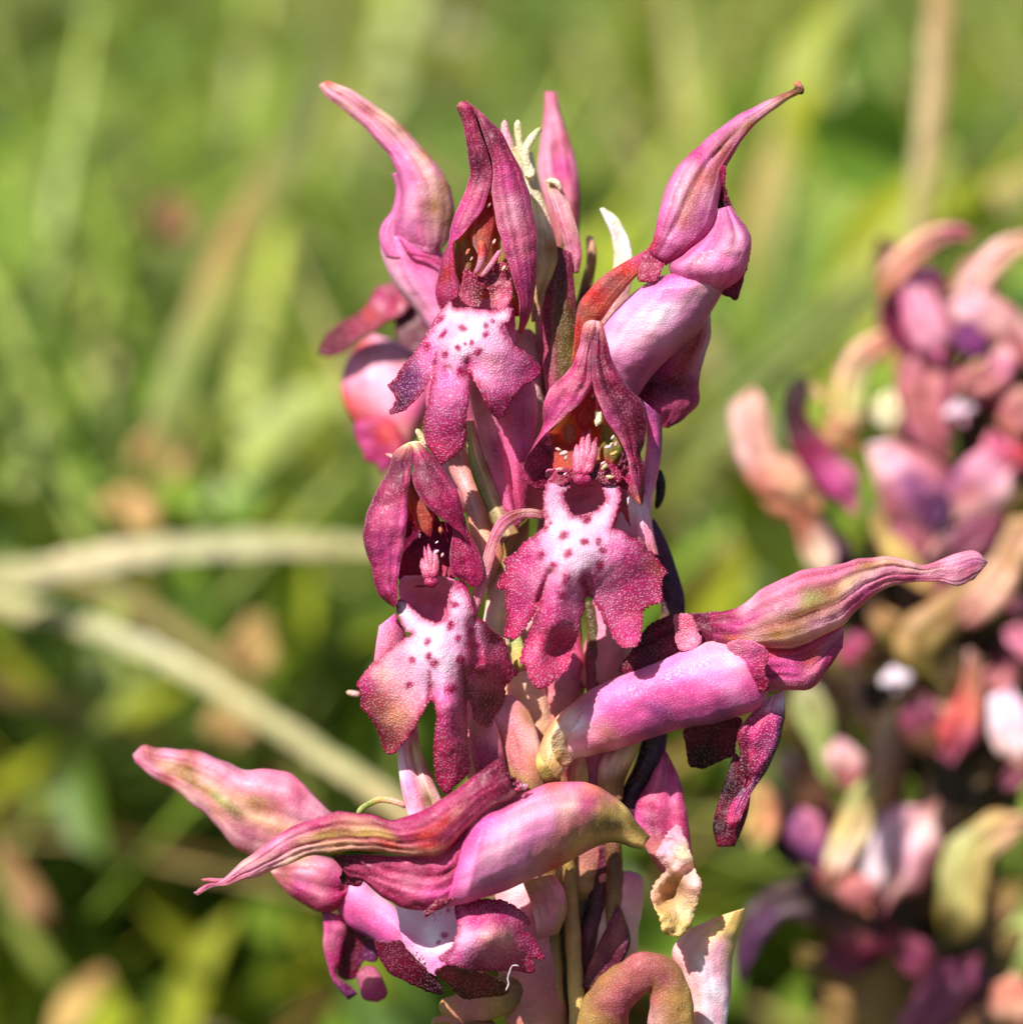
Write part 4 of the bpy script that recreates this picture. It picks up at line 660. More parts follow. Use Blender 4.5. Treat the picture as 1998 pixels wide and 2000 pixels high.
body('bract', Z(3, (1200, 1050), (1200, 1250), (1240, 1450), (1320, 1650), (1400, 1850), (1430, 1950)), Z(3, (1260, 1050), (1310, 1250), (1370, 1400), (1450, 1600), (1530, 1760), (1600, 1900)), ['cq', 'gcq', 'gcn', 'gcL', 'ocn', 'oct'], M_HOOD, orchid, z=[-20, -10, -10], bulge=0.4, th=10)
body('ovary', Z(3, (1040, 1280), (1080, 1450), (1160, 1600), (1200, 1750), (1230, 1950), (1220, 2300)), Z(3, (1200, 1250), (1250, 1450), (1320, 1650), (1400, 1850), (1480, 2050), (1420, 2300)), ['nl', 'nls', 'nlL', 'sLs', 'RLs', 'nlt'], M_SPUR, orchid, z=[-60, -50, -50], bulge=0.6)
body('bract', Z(4, (1050, 1400), (1060, 1550), (1080, 1700), (1120, 1900)), Z(4, (1200, 1500), (1240, 1650), (1260, 1780), (1300, 1950)), ['qp', 'wq', 'qd', 'dn'], M_SPUR, orchid, z=0, bulge=0.6)
# arching ribbon bract between the two lips
body('bract', Z(6, (545, 380), (480, 362), (400, 360), (320, 372), (250, 405), (195, 450), (150, 540), (110, 650), (70, 800), (20, 950), (-30, 1150)), Z(6, (540, 445), (470, 435), (400, 440), (330, 465), (275, 510), (225, 590), (190, 680), (160, 790), (120, 920), (80, 1060), (40, 1200)),
     ['nl', 'ld', 'nd', 'dl', 'dl', 'dld', 'qld', 'qdq', 'qdq', 'dqd', 'dd'], M_HOOD, orchid, z=[60, 85, 95, 80, 60, 50], bulge=0.35, th=9, rough=2, label='thin pink bract looping over like a ribbon')
body('ovary', Z(6, (240, 620), (180, 800), (130, 950), (100, 1150), (60, 1350)), Z(6, (440, 430), (420, 700), (330, 950), (300, 1200), (300, 1400)), ['oto', 'ooy', 'tlL', 'lcL', 'lcc'], M_STEM, orchid, z=[-70, -40, -20], bulge=0.6)
body('ovary', Z(5, (880, 1150), (900, 1250), (1000, 1400), (1060, 1550), (1100, 1650)), Z(5, (1130, 1150), (1230, 1250), (1290, 1400), (1330, 1600), (1330, 1800)), ['nd', 'ldt', 'nl', 'nt', 'tb'], M_SPUR, orchid, z=[-30, -20, -20], bulge=0.5, label='beige and pink ovary')
body('ovary', Z(5, (870, 1180), (855, 1350), (870, 1500), (900, 1650)), Z(5, (1010, 1300), (1050, 1400), (1080, 1550), (1100, 1700)), ['Pd', 'nd', 'HU', 'MU'], M_SPUR, orchid, z=[10, 0], bulge=0.5)
tube('bract', Z(6, (300, 1250, 40), (340, 1400, 60), (360, 1500, 55), (330, 1600, 40)), 'cGyo', M_STEM, orchid, z=-30)
tube('pedicel', Z(6, (880, 1050, 30), (930, 1300, 60), (930, 1550, 70), (940, 1800, 70)), 'OOMM', M_STEM, orchid, z=-90)
sheet('bract', Z(6, (1130, 380), (1180, 470), (1310, 620), (1290, 640), (1200, 580), (1080, 520), (1090, 480)), [(1210, 1010, 60), (1250, 1060, 40), (1230, 1040, 50)], [(1220, 1020, 'q'), (1240, 1050, 'd')], M_HOOD, orchid, th=8)
body('bract', Z(6, (1330, 480), (1350, 700), (1400, 900), (1430, 1100), (1400, 1300)), Z(6, (1380, 430), (1480, 620), (1560, 850), (1610, 1050), (1610, 1200)), ['VV', 'UV', 'KV', 'kV', 'tK'], M_FAR, orchid, z=[-140, -130], bulge=0.4, th=12, label='bract behind the right lip, its shade painted in dark purple')  # shade on the right of the lip, painted as dark colour
# white-pink limb left of the lower lip, and its loop
body('bract', Z(5, (405, 1480), (415, 1620), (435, 1760), (470, 1900), (480, 1980)), Z(5, (530, 1320), (560, 1500), (640, 1700), (700, 1850), (720, 1950)), ['qPp', 'wqcG', 'qpln', 'qdol', 'pnd'], M_SPUR, orchid, z=[20, 30, 40], bulge=0.5, rough=2, grooves=[(0.6, 0.6, 14, 0.1, 0.1, 1)], label='pale lilac bract below the lower left lip')
tube('bract', Z(5, (150, 1900, 14), (200, 1850, 18), (300, 1810, 20), (400, 1825, 20), (470, 1860, 18)), 'GgyLn', M_STEM, orchid, z=10, flat=0.6)
body('ovary', Z(5, (290, 720), (270, 850), (260, 950), (270, 1050)), Z(5, (390, 640), (460, 780), (420, 880), (330, 1000)), ['dP', 'dU', 'dh', 'nd'], M_SPUR, orchid, z=20, bulge=0.5)
tube('bract', Z(5, (85, 1130, 14), (120, 1140, 20), (180, 1150, 20)), 'Lln', M_FAR, orchid, z=-100)
# bodies below and right of the stem
body('bract', Z(9, (330, 1260), (320, 1350), (320, 1430)), Z(9, (420, 1260), (440, 1350), (440, 1440)), ['ls', 'ny', 'sy'], M_SPUR, orchid, z=-50, bulge=0.5)
body('bract', Z(9, (540, 1230), (500, 1330), (500, 1450), (560, 1560)), Z(9, (760, 1150), (720, 1260), (660, 1400), (640, 1520)), ['Ut', 'lt', 'tb', 'tb'], M_STEM, orchid, z=-70, bulge=0.5)
body('bract', Z(9, (760, 1150), (720, 1300), (660, 1420), (620, 1520), (640, 1650)), Z(9, (905, 1110), (885, 1260), (820, 1400), (740, 1540), (720, 1640)), ['KV', 'KV', 'kK', 'KV', 'Uk'], M_FAR, orchid, z=-100, bulge=0.5, label='stalk with its shade painted in dark purple')  # shade between the flowers painted into the near-black purple
body('bract', Z(9, (880, 1230), (800, 1400), (720, 1540), (720, 1700), (800, 1850), (850, 1930)), Z(9, (900, 1250), (980, 1420), (1015, 1600), (1040, 1800), (1060, 1950), (1060, 2000)), ['UH', 'hPH', 'HhH', 'PUHH', 'nUH', 'nU'], M_SPUR, orchid, z=[-90, -80, -70], bulge=0.45, rough=5, grooves=[(0.7, 0.65, 14, 0.07, 0, 1)], label='mauve petal hanging under the right-hand flower')
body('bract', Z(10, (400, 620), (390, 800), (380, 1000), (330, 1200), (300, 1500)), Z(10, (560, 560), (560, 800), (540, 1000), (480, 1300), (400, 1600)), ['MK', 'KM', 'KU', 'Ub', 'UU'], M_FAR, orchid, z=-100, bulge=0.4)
grain('dew_drop', *Z(10, (490, 830))[0], -60, 9, 'n', M_SPUR, orchid, el=1.1)
body('ovary', Z(10, (-120, 850), (-60, 1000), (-20, 1150), (0, 1300)), Z(10, (120, 800), (200, 920), (220, 1080), (160, 1250)), ['tn', 'nd', 'ldt', 'nt'], M_SPUR, orchid, z=-20, bulge=0.5)
tube('ovary', Z(8, (900, 1640, 60), (1100, 1640, 120), (1350, 1560, 130), (1560, 1500, 90), (1600, 1620, 70)), 'tntbt', M_SPUR, orchid, z=-60, flat=0.6, rough=4)
tube('bract', Z(8, (850, 1755, 30), (1000, 1720, 40), (1300, 1800, 60)), 'tnbb', M_SPUR, orchid, z=-60)
body('bract', Z(10, (600, 1030), (520, 1200), (400, 1450), (330, 1650)), Z(10, (640, 1080), (700, 1300), (620, 1500), (500, 1700)), ['Ut', 'UnV', 'nUU', 'UbU'], M_HOOD, orchid, z=-60, bulge=0.4, th=12)
for a in [((1015, 640, 26), (1030, 820, 40), (1045, 1000, 44), 'nlnd', -110), ((930, 900, 30), (985, 1100, 52), (1050, 1320, 50), 'nlln', -110), ((1225, 900, 30), (1215, 1120, 48), (1170, 1360, 44), 'dndn', -110), ((1000, 1240, 40), (1040, 1450, 56), (1080, 1640, 50), 'lLtn', -120),
          ((880, 1250, 30), (930, 1420, 50), (1010, 1600, 50), 'pdnn', -110), ((1180, 1380, 36), (1150, 1560, 50), (1125, 1760, 44), 'nunt', -120), ((1010, 1700, 46), (1030, 1860, 60), (1060, 2080, 60), 'ldnt', -90), ((1230, 1700, 30), (1200, 1850, 44), (1160, 2060, 50), 'dlnn', -110), ((860, 640, 30), (880, 800, 44), (930, 1000, 46), 'dhdn', -130), ((1135, 620, 26), (1110, 780, 44), (1085, 960, 44), 'nuot', -130),
          ((1090, 1180, 30), (1100, 1300, 40), (1100, 1480, 44), 'thno', -125)]:
    tube('ovary', list(a[:3]), a[3], M_STEM, orchid, z=a[4], rough=5)
# crumpled papery bract
sheet('withered_bract', Z(10, (1050, 425), (1000, 470), (960, 520), (920, 580), (885, 640), (920, 690), (955, 730), (968, 780), (930, 810), (890, 850), (850, 940), (860, 1000), (885, 1060), (920, 1140), (935, 1220), (975, 1262), (1030, 1272), (1100, 1262), (1150, 1200), (1180, 1130), (1200, 1050), (1232, 930), (1232, 850), (1200, 790), (1175, 700), (1150, 620), (1120, 540), (1090, 460)),
      [(1310, 1630, 40), (1290, 1670, 60), (1330, 1680, 75), (1300, 1760, 35), (1345, 1740, 80), (1320, 1780, 60), (1290, 1780, 90), (1320, 1820, 80)],
      [(1320, 1630, 'q'), (1300, 1660, 'q'), (1330, 1690, 'l'), (1335, 1670, 'c'), (1300, 1750, 't'), (1325, 1720, 't'), (1350, 1720, 'l'), (1280, 1750, 'L'), (1300, 1790, 'y'), (1330, 1780, 'c'), (1320, 1810, 'y'), (1300, 1820, 'y'), (1330, 1815, 'y'), (1285, 1790, 'y')],
      M_DRY, orchid, th=8, rough=14, jag=3, puff=8, grooves=[(1305, 1745, 1345, 1700, 26, 12), (1300, 1700, 1325, 1740, 20, 10), (1290, 1770, 1320, 1750, 22, 12)], label='crumpled papery bract, white above and yellow below')
body('spur', Z(10, (1330, 1130), (1150, 1210), (1040, 1320), (1010, 1420), (1050, 1560), (1120, 1750), (1180, 2000)), Z(10, (1560, 1060), (1530, 1230), (1500, 1300), (1470, 1420), (1460, 1560), (1450, 1750), (1410, 2000)),
     ['yy', 'Lyy', 'lLqy', 'nlwql', 'lwwq', 'lwqw', 'qwqW'], M_SPUR, orchid, z=[-20, -20, -30], bulge=0.7, rough=3, ring=44, label='whitish pink tube at the bottom edge')
tube('withered_spur', Z(10, (470, 2200, 190), (485, 1960, 196), (520, 1810, 184), (600, 1680, 166), (720, 1580, 152), (840, 1530, 146), (940, 1570, 142), (990, 1680, 150), (1008, 1820, 166), (1010, 1980, 185), (1000, 2200, 200)),
     ['ycn', 'ytn', 'ytn', 'tnu', 'tnu', 'nnn', 'tnt', 'ytn', 'ytl', 'lln', 'lld'], M_HOOD, orchid, z=[60, 90, 130, 120, 100], flat=0.8, rough=4, ring=40, label='thick hook-shaped withered spur, tan and rose')

# ------------------------------------------------------------------ the withering spike on the right, behind
ZW = -1800
b2 = at(1880, 1500, ZW - 150); b2 = Vector((b2.x, b2.y + 0.8, GROUND))
wilt = empty('orchid_plant', b2, None, 'withering orchid spike at the right edge, blurred, with curled peach and brown flowers', 'orchid', 'orchid spikes in the meadow')
def wt(name, r, pts, cols, dz=0, flat=0.6, label=None, parent=None, rough=7):
    """withered, folded petal or tube: pointed ends, a deep fold along it, crumpled surface"""
    Q = [(q[0], q[1], q[2] * 1.2) for q in Z(r, *pts)]
    if name in ('stem', 'pedicel'): return tube(name, Q, cols, M_FAR, parent or wilt, z=ZW + dz, flat=flat, rough=rough, step=9, ring=16, label=label)
    Q = np.array(Q); S = spline(Q, 24); tg = np.gradient(S[:, :2], axis=0); tg /= np.linalg.norm(tg, axis=1)[:, None] + 1e-9
    nr = np.c_[-tg[:, 1], tg[:, 0]]
    tt = np.linspace(0, 1, 24); k0 = 0.28 if name in ('spur', 'ovary') else 0.55
    tp = np.minimum(1, k0 + tt / 0.22) * np.minimum(1, (0.35 if name != 'ovary' else 0.6) + (1 - tt) / 0.25)
    sd = Q[0][0] * 0.013
    w1 = np.array([1 + 0.28 * noise.noise(Vector((t * 3.1, sd, 1))) for t in tt]); w2 = np.array([1 + 0.28 * noise.noise(Vector((t * 3.1, sd, 7))) for t in tt])
    A = S[:, :2] + nr * (S[:, 2] * tp * w1)[:, None]; B = S[:, :2] - nr * (S[:, 2] * tp * w2)[:, None]
    A = np.vstack([S[:1, :2] - tg[:1] * S[0, 2] * 0.5, A, S[-1:, :2] + tg[-1:] * S[-1, 2] * 0.6]); B = np.vstack([A[:1] + 0.5, B, A[-1:] + 0.5])
    uf = 0.35 + 0.3 * ((sd * 7) % 1)
    return body(name, A.tolist(), B.tolist(), cols if isinstance(cols, list) else list(cols), M_FAR, parent or wilt, z=ZW + dz, bulge=flat, th=None, rough=rough, step=9, ring=26, label=label,
                grooves=[(uf, 1 - uf, 16, 0.10, 0, 1), (uf + 0.3, uf + 0.1, 9, 0.06, 0, 1)], streak=0.5)
def wfl(r, x, y, label):
    p = Z(r, (x, y))[0]; return empty('flower', at(p[0], p[1], ZW), wilt, label)
wt('stem', 99, [(1900, 3800, 80), (1890, 2600, 75), (1880, 2000, 70), (1860, 1500, 60), (1830, 1100, 50), (1800, 800, 40), (1790, 620, 24)], ['OOO', 'bOB', 'OBO', 'bOo', 'BOb', 'bob', 'hbo'], -260)
f = wfl(11, 1270, 680, 'uppermost wilted flower, curled peach horn over a dusky pink hood')
wt('hood_petal', 11, [(1600, 205, 30), (1530, 175, 38), (1400, 195, 50), (1250, 285, 62), (1130, 400, 68), (1050, 520, 56), (1040, 610, 34)], ['sn', 'hn', 'Ln', 'Ls', 'Ls', 'ts', 'tb'], 60, parent=f)
wt('hood_petal', 11, [(1215, 430, 50), (1250, 540, 95), (1300, 680, 115), (1350, 820, 110), (1390, 950, 70)], ['UdU', 'hqd', 'dqd', 'hPh'], 40, parent=f)
wt('hood_petal', 11, [(1120, 480, 50), (1090, 620, 75), (1120, 760, 80), (1200, 880, 70), (1260, 930, 50)], 'bUMUh', 0, parent=f)
wt('hood_petal', 11, [(1220, 450, 20), (1330, 445, 30), (1420, 500, 30), (1440, 560, 20)], 'UvUU', 60, parent=f)
wt('spur', 11, [(1360, 850, 140), (1340, 1000, 160), (1330, 1200, 150), (1340, 1400, 120), (1440, 1580, 80)], ['hun', 'unn', 'nnu', 'unu', 'unb'], -20, parent=f)
wt('bract', 11, [(1110, 830, 60), (960, 900, 80), (860, 1030, 88), (820, 1180, 100), (800, 1330, 115), (820, 1480, 120)], ['sn', 'Ls', 'LG', 'yG', 'yL', 'sr'], -30, parent=f)
f = wfl(11, 1600, 650, 'wilted flower with a pale peach horn and lilac lip, near the right edge')
wt('hood_petal', 11, [(2020, 190, 40), (1926, 235, 52), (1800, 300, 70), (1690, 410, 80), (1610, 520, 90), (1540, 620, 110)], ['LL', 'LL', 'lL', 'lL', 'lq', 'wq'], 30, parent=f)
wt('hood_petal', 11, [(1470, 600, 90), (1600, 650, 120), (1760, 720, 110), (1880, 840, 90), (1960, 980, 70)], ['lnn', 'lql', 'nln', 'nnl', 'nn'], 30, parent=f)
wt('lip', 11, [(1480, 760, 70), (1580, 840, 80), (1690, 960, 55)], 'nvvV', 60, parent=f)
wt('lip', 11, [(1800, 900, 60), (1790, 1020, 75), (1700, 1120, 80), (1580, 1120, 80), (1530, 1190, 60)], 'ldnnL', 50, parent=f)
wt('spur', 11, [(1880, 1000, 60), (1850, 1150, 90), (1700, 1300, 80)], 'UbHb', -40, parent=f)
wt('petal', 11, [(1520, 1260, 80), (1540, 1330, 90)], 'wq', 20, parent=f)
f = wfl(11, 1100, 1680, 'wilted flower with a thin dark purple horn and a pink striped hood')
wt('hood_petal', 11, [(545, 1085, 42), (510, 1200, 52), (500, 1330, 62), (560, 1480, 95), (680, 1650, 105), (800, 1800, 110), (850, 1900, 90)], ['Kk', 'kk', 'kM', 'MH', 'MPd', 'MPd', 'HdP'], 60, parent=f)
wt('hood_petal', 11, [(980, 1540, 90), (1100, 1620, 150), (1200, 1750, 185), (1280, 1900, 180), (1300, 2050, 150), (1260, 2250, 90)], ['llw', 'lqn', 'nvn', 'nVv', 'unl', 'nu'], 20, parent=f)
wt('hood_petal', 11, [(700, 1400, 60), (780, 1460, 90), (850, 1500, 80)], 'sts', 0, parent=f)
wt('withered_tip', 11, [(600, 1120, 16), (640, 1180, 24), (670, 1220, 14)], 'LLy', 20, parent=f)
wt('lip', 11, [(1340, 2040, 30), (1410, 1900, 50), (1380, 1800, 40)], 'VVK', 60, parent=f)
f = wfl(11, 300, 1500, 'bare peach-coloured withered flower curving up at the left of its spike')
wt('hood_petal', 11, [(225, 1200, 88), (205, 1350, 98), (240, 1540, 110), (340, 1700, 120), (500, 1760, 110), (620, 1880, 90)], ['Ll', 'lL', 'lL', 'sL', 'tL', 'st'], 20, parent=f)
wt('hood_petal', 11, [(300, 1820, 90), (470, 1880, 110), (560, 2000, 80), (640, 2180, 75), (680, 2350, 70)], ['ts', 'st', 'sb', 'cl', 'wc'], 10, parent=f)
f = wfl(11, 1650, 1750, 'faded pink flower at the right edge, middle height')
wt('hood_petal', 11, [(1500, 1950, 100), (1600, 1820, 150), (1740, 1700, 150), (1850, 1640, 100)], ['nln', 'lnv', 'lqd', 'nhn'], 40, parent=f)
wt('hood_petal', 11, [(1720, 1440, 50), (1770, 1560, 80), (1880, 1600, 80), (1960, 1650, 70)], 'nhRh', 30, parent=f)
wt('hood_petal', 11, [(2000, 1200, 110), (1900, 1320, 110), (1860, 1450, 100)], 'Lns', 30, parent=f)
wt('spur', 12, [(1180, 30, 120), (1300, 150, 110), (1380, 260, 90)], 'nuss', 0, parent=f)
wt('spur', 12, [(1000, -20, 80), (1120, 150, 110), (1260, 330, 90)], 'vuuU', 10, parent=f)
wt('petal', 12, [(1480, 120, 30), (1510, 180, 40)], 'ww', 40, parent=f)
wt('cream_bract', 11, [(1090, 1190, 50), (1070, 1280, 90), (1090, 1400, 80)], 'CcCy', -60)
wt('bract', 12, [(2050, 60, 90), (1900, 180, 120), (1780, 370, 115), (1600, 520, 110), (1400, 680, 120), (1250, 840, 130), (1340, 1000, 110), (1420, 1080, 60)], ['Lt', 'tL', 'Lt', 'tb', 'tb', 'to', 'oO', 'oO'], 20, label='tan arching stalk')
wt('bud', 12, [(1110, 1010, 85), (1118, 1090, 92)], 'ww', 60)
wt('spur', 12, [(1190, 440, 60), (1350, 470, 60), (1460, 510, 50)], 'UuU', -20)
wt('bract', 12, [(1590, 880, 30), (1620, 1000, 45), (1590, 1200, 70), (1530, 1380, 105), (1480, 1530, 85)], ['lb', 'sb', 'Rs', 'Ru', 'uu'], 30)
wt('bract', 12, [(1250, 1150, 80), (1300, 1350, 110), (1400, 1500, 90)], 'bUbu', 0)
wt('spur', 12, [(1840, 1130, 90), (1820, 1250, 110), (1860, 1400, 115), (1900, 1560, 90)], ['qw', 'wq', 'lw', 'Ls'], 60)
wt('hood_petal', 12, [(1830, 760, 60), (1950, 820, 90), (2100, 900, 90)], 'ddnn', 60)
wt('hood_petal', 12, [(1850, 560, 60), (1950, 640, 90)], 'MkM', 40)
wt('bract', 12, [(980, 600, 60), (1080, 730, 80), (1130, 870, 60)], 'btoO', -60)
wt('bract', 12, [(840, 780, 70), (900, 880, 90), (1000, 900, 60)], 'UHbb', -40)
wt('bract', 12, [(800, 940, 60), (960, 1200, 90), (1060, 1450, 80), (1150, 1700, 70)], 'OBOb', -160)  # dark body behind, its colour holding the spike's shaded interior
wt('bract', 12, [(520, 1120, 90), (620, 1300, 100), (680, 1500, 70), (700, 1700, 50)], ['GC', 'GG', 'Gg', 'gG'], -90, flat=.4)
wt('bract', 12, [(770, 1460, 80), (810, 1600, 90), (800, 1740, 50)], 'qlnn', 20)
wt('bract', 13, [(960, 260, 90), (900, 420, 90), (840, 580, 85), (750, 740, 80), (700, 840, 50)], ['yG', 'Gy', 'yc', 'cl', 'Ls'], 90)
f = wfl(13, 580, 650, 'small violet flower at the foot of the withering spike')
wt('hood_petal', 13, [(540, 440, 70), (570, 560, 110), (600, 700, 100), (620, 830, 50)], ['vd', 'vd', 'Vv', 'hv'], 60, parent=f)
wt('hood_petal', 13, [(860, 860, 90), (900, 960, 95), (940, 1050, 70)], 'snns', 90, parent=f)
wt('lip', 13, [(640, 820, 70), (740, 880, 80), (800, 950, 70)], 'PsLs', 60, parent=f)
f = wfl(13, 1150, 700, 'large pale pink pouch at the foot of the withering spike')
wt('spur', 13, [(1340, 430, 150), (1240, 560, 185), (1160, 720, 190), (1090, 880, 160), (1060, 1010, 110)], ['nnL', 'qll', 'wqn', 'wln', 'nU'], 60, parent=f)
wt('spur', 13, [(1960, 480, 100), (1780, 560, 110), (1600, 700, 120), (1550, 900, 130), (1500, 1150, 120), (1400, 1300, 70)], ['Ls', 'yL', 'Gy', 'Gy', 'oO', 'oO'], 50, parent=f)
wt('bract', 13, [(130, 1500, 30), (170, 1300, 60), (260, 1120, 80), (400, 1010, 100), (600, 1000, 140), (820, 1120, 150), (1020, 1230, 150), (1150, 1280, 80)], ['BVB', 'VB', 'VB', 'VBk', 'bBV', 'Hbk', 'MkM', 'KK'], 0, label='dark arching withered bract')
wt('bract', 13, [(700, 1250, 120), (850, 1330, 130), (1000, 1380, 80)], 'bUUM', -40)
wt('bract', 13, [(1200, 1900, 120), (1320, 1760, 130), (1450, 1560, 130), (1620, 1380, 90)], ['Uu', 'Uu', 'uU', 'UU'], 60)
wt('bract', 13, [(1500, 1700, 90), (1600, 1560, 80), (1700, 1480, 60)], 'KUkV', 0)
wt('hood_petal', 13, [(1860, 1500, 100), (1860, 1620, 130), (1900, 1760, 90)], 'LsLs', 90)
wt('bract', 13, [(330, 330, 90), (440, 600, 90), (500, 800, 60)], 'KBKK', -120)  # near-black body painting the shade of a gap
wt('bract', 13, [(250, 250, 50), (290, 450, 90), (250, 650, 80)], ['yo', 'ys', 'yG'], -40, flat=.5, label='orange-yellow withered bract')
wt('bract', 13, [(420, 100, 80), (600, 330, 90), (720, 420, 60)], 'KBbU', -140)  # another dark body painting shade between the flowers
R2 = random.Random(3)
for i in range(40):  # ovaries added behind, browns standing in for the shaded interior
    t = i / 39; y = 620 + 1450 * t; sd = R2.choice((-1, 1)); L0 = R2.uniform(60, 150); x = 1860 - 40 * t + R2.uniform(-30, 30)
    x1 = x + sd * L0 * (1.0 + 0.9 * t); y1 = y - R2.uniform(40, 150)
    wt('ovary', 99, [(x, y + 60, 30), ((x + x1) / 2, (y + y1) / 2 + 30, R2.uniform(34, 50)), (x1, y1, R2.uniform(20, 34))], R2.choice(['bob', 'oto', 'bOo', 'BOb', 'tbt', 'bOb', 'bto', 'Otn']), -230 + R2.uniform(-60, 60))
for i in range(9):
    y = R2.uniform(900, 1950); t = (y - 560) / 1400; x = R2.uniform(1640 - 60 * t, 1990); sd = R2.choice((-1, 1)); L0 = R2.uniform(70, 130); r = R2.uniform(16, 28)
    wt('petal', 99, [(x, y, r), (x + sd * L0 * 0.4, y - L0 * 0.35, r * 1.2), (x + sd * L0 * 0.8, y - L0 * 0.9, r * 0.9), (x + sd * L0 * 0.75, y - L0 * 1.4, r * 0.5)], R2.choice(['tnb', 'bLt', 'UnU', 'UbU', 'nLt', 'tyb', 'Vvb', 'bnt', 'BUb', 'bOt']), R2.uniform(-120, 60), flat=0.4)
for a in [(1500, 1200, 1660, 1500), (1750, 1300, 1700, 1650), (1850, 1450, 1800, 1800), (1950, 1250, 1960, 1600), (1650, 1650, 1780, 1850), (1760, 1050, 1820, 1300), (1620, 1080, 1720, 1260)]:  # dark tubes added behind to paint the shade inside the spike
    tube('bract', [(a[0], a[1], 30), ((a[0] + a[2]) / 2 + 12, (a[1] + a[3]) / 2, 46), (a[2], a[3], 26)], random.choice(['BOB', 'OBb', 'kBO']), M_FAR, wilt, z=ZW - 170)

# ------------------------------------------------------------------ ground and grass
def simple_mat(name, attr=True, col=(0.05, 0.06, 0.02), rough=0.5, transl=0.35, spec=0.4):
    m = bpy.data.materials.new(name); m.use_nodes = True; nt = m.node_tree; N = nt.nodes; L = nt.links; b = N['Principled BSDF']
    tc = N.new('ShaderNodeTexCoord'); no = N.new('ShaderNodeTexNoise'); no.inputs['Scale'].default_value = 0.9 if attr else 0.35; no.inputs['Detail'].default_value = 5
    L.new(tc.outputs['Object'], no.inputs['Vector'])
    mx = N.new('ShaderNodeMix'); mx.data_type = 'RGBA'; mx.blend_type = 'MULTIPLY'; mx.inputs['Factor'].default_value = 1
    mr = N.new('ShaderNodeMapRange'); mr.inputs['From Min'].default_value = 0.3; mr.inputs['From Max'].default_value = 0.7; mr.inputs['To Min'].default_value = 0.6; mr.inputs['To Max'].default_value = 1.35
    L.new(no.outputs['Fac'], mr.inputs['Value']); L.new(mr.outputs['Result'], mx.inputs['B'])
    if attr:
        a = N.new('ShaderNodeAttribute'); a.attribute_name = 'pigment'; L.new(a.outputs['Color'], mx.inputs['A'])
    else: mx.inputs['A'].default_value = (*col, 1)
    L.new(mx.outputs['Result'], b.inputs['Base Color'])
    b.inputs['Roughness'].default_value = rough; b.inputs['Specular IOR Level'].default_value = spec
    if transl:
        t = N.new('ShaderNodeBsdfTranslucent'); L.new(mx.outputs['Result'], t.inputs['Color'])
        ms = N.new('ShaderNodeMixShader'); ms.inputs[0].default_value = transl
        L.new(b.outputs[0], ms.inputs[1]); L.new(t.outputs[0], ms.inputs[2]); L.new(ms.outputs[0], N['Material Output'].inputs['Surface'])
    return m
M_GROUND = simple_mat('meadow_soil', False, (0.05, 0.075, 0.018), 0.9, 0, 0.1)
M_GRASS = simple_mat('grass_blades', True, rough=0.42, transl=0.38)
xs = [-40000, -4000, -600, -120, -40, 0, 40, 120, 600, 4000, 40000]; ys = [-4000, -600, -80, 0, 20, 40, 70, 120, 300, 1200, 8000, 40000]
V = [(x, y, GROUND + 0.4 * noise.noise(Vector((x / 30, y / 30, 0)))) for y in ys for x in xs]; nx = len(xs)
g = link('ground', V, [(j * nx + i, j * nx + i + 1, (j + 1) * nx + i + 1, (j + 1) * nx + i) for j in range(len(ys) - 1) for i in range(nx - 1)], None, M_GROUND)
g['kind'] = 'structure'

GREENS = [lin(c) for c in [(128, 154, 50), (114, 146, 46), (148, 168, 62), (94, 122, 38), (158, 166, 50), (106, 138, 60), (168, 180, 92), (96, 112, 28), (144, 148, 34), (90, 112, 34)]]
STRAW = [lin(c) for c in [(196, 178, 122), (180, 156, 100), (150, 120, 70), (204, 190, 140), (134, 98, 56)]]
def blade(V, F, K, x, y, z0, h, w, bend, yaw, col, seg=6):
    n0 = len(V); dx, dy = math.cos(yaw), math.sin(yaw); wx, wy = math.cos(yaw + math.pi / 2 + random.uniform(-.6, .6)), math.sin(yaw + math.pi / 2)
    for i in range(seg + 1):
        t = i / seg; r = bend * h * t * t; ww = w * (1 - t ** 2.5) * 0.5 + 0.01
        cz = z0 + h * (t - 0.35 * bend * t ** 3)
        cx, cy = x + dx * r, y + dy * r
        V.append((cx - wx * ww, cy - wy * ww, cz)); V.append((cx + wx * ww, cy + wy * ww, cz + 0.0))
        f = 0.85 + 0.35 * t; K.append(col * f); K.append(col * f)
    for i in range(seg): a = n0 + 2 * i; F.append((a, a + 1, a + 3, a + 2))
V, F, K = [], [], []
def density_col(x, y):
    q = noise.noise(Vector((x / 4.5, y / 7, 2.2))); s = noise.noise(Vector((x / 3, y / 5, 9.1)))
    if s > 0.42 or random.random() < 0.07: c = random.choice(STRAW)
    else: c = random.choice(GREENS)
    return c * (0.88 + 0.85 * q)
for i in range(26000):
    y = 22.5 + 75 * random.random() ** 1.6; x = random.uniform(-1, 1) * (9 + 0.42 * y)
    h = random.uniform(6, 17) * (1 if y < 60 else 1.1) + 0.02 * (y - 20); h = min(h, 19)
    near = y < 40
    blade(V, F, K, x, y, GROUND - 0.2, h, random.uniform(0.15, 0.5) if random.random() < 0.8 else random.uniform(0.5, 0.8), random.uniform(0.3, 1.3 if near else 2.2), random.uniform(0.0, math.pi) if near else random.uniform(0, 2 * math.pi), density_col(x, y))
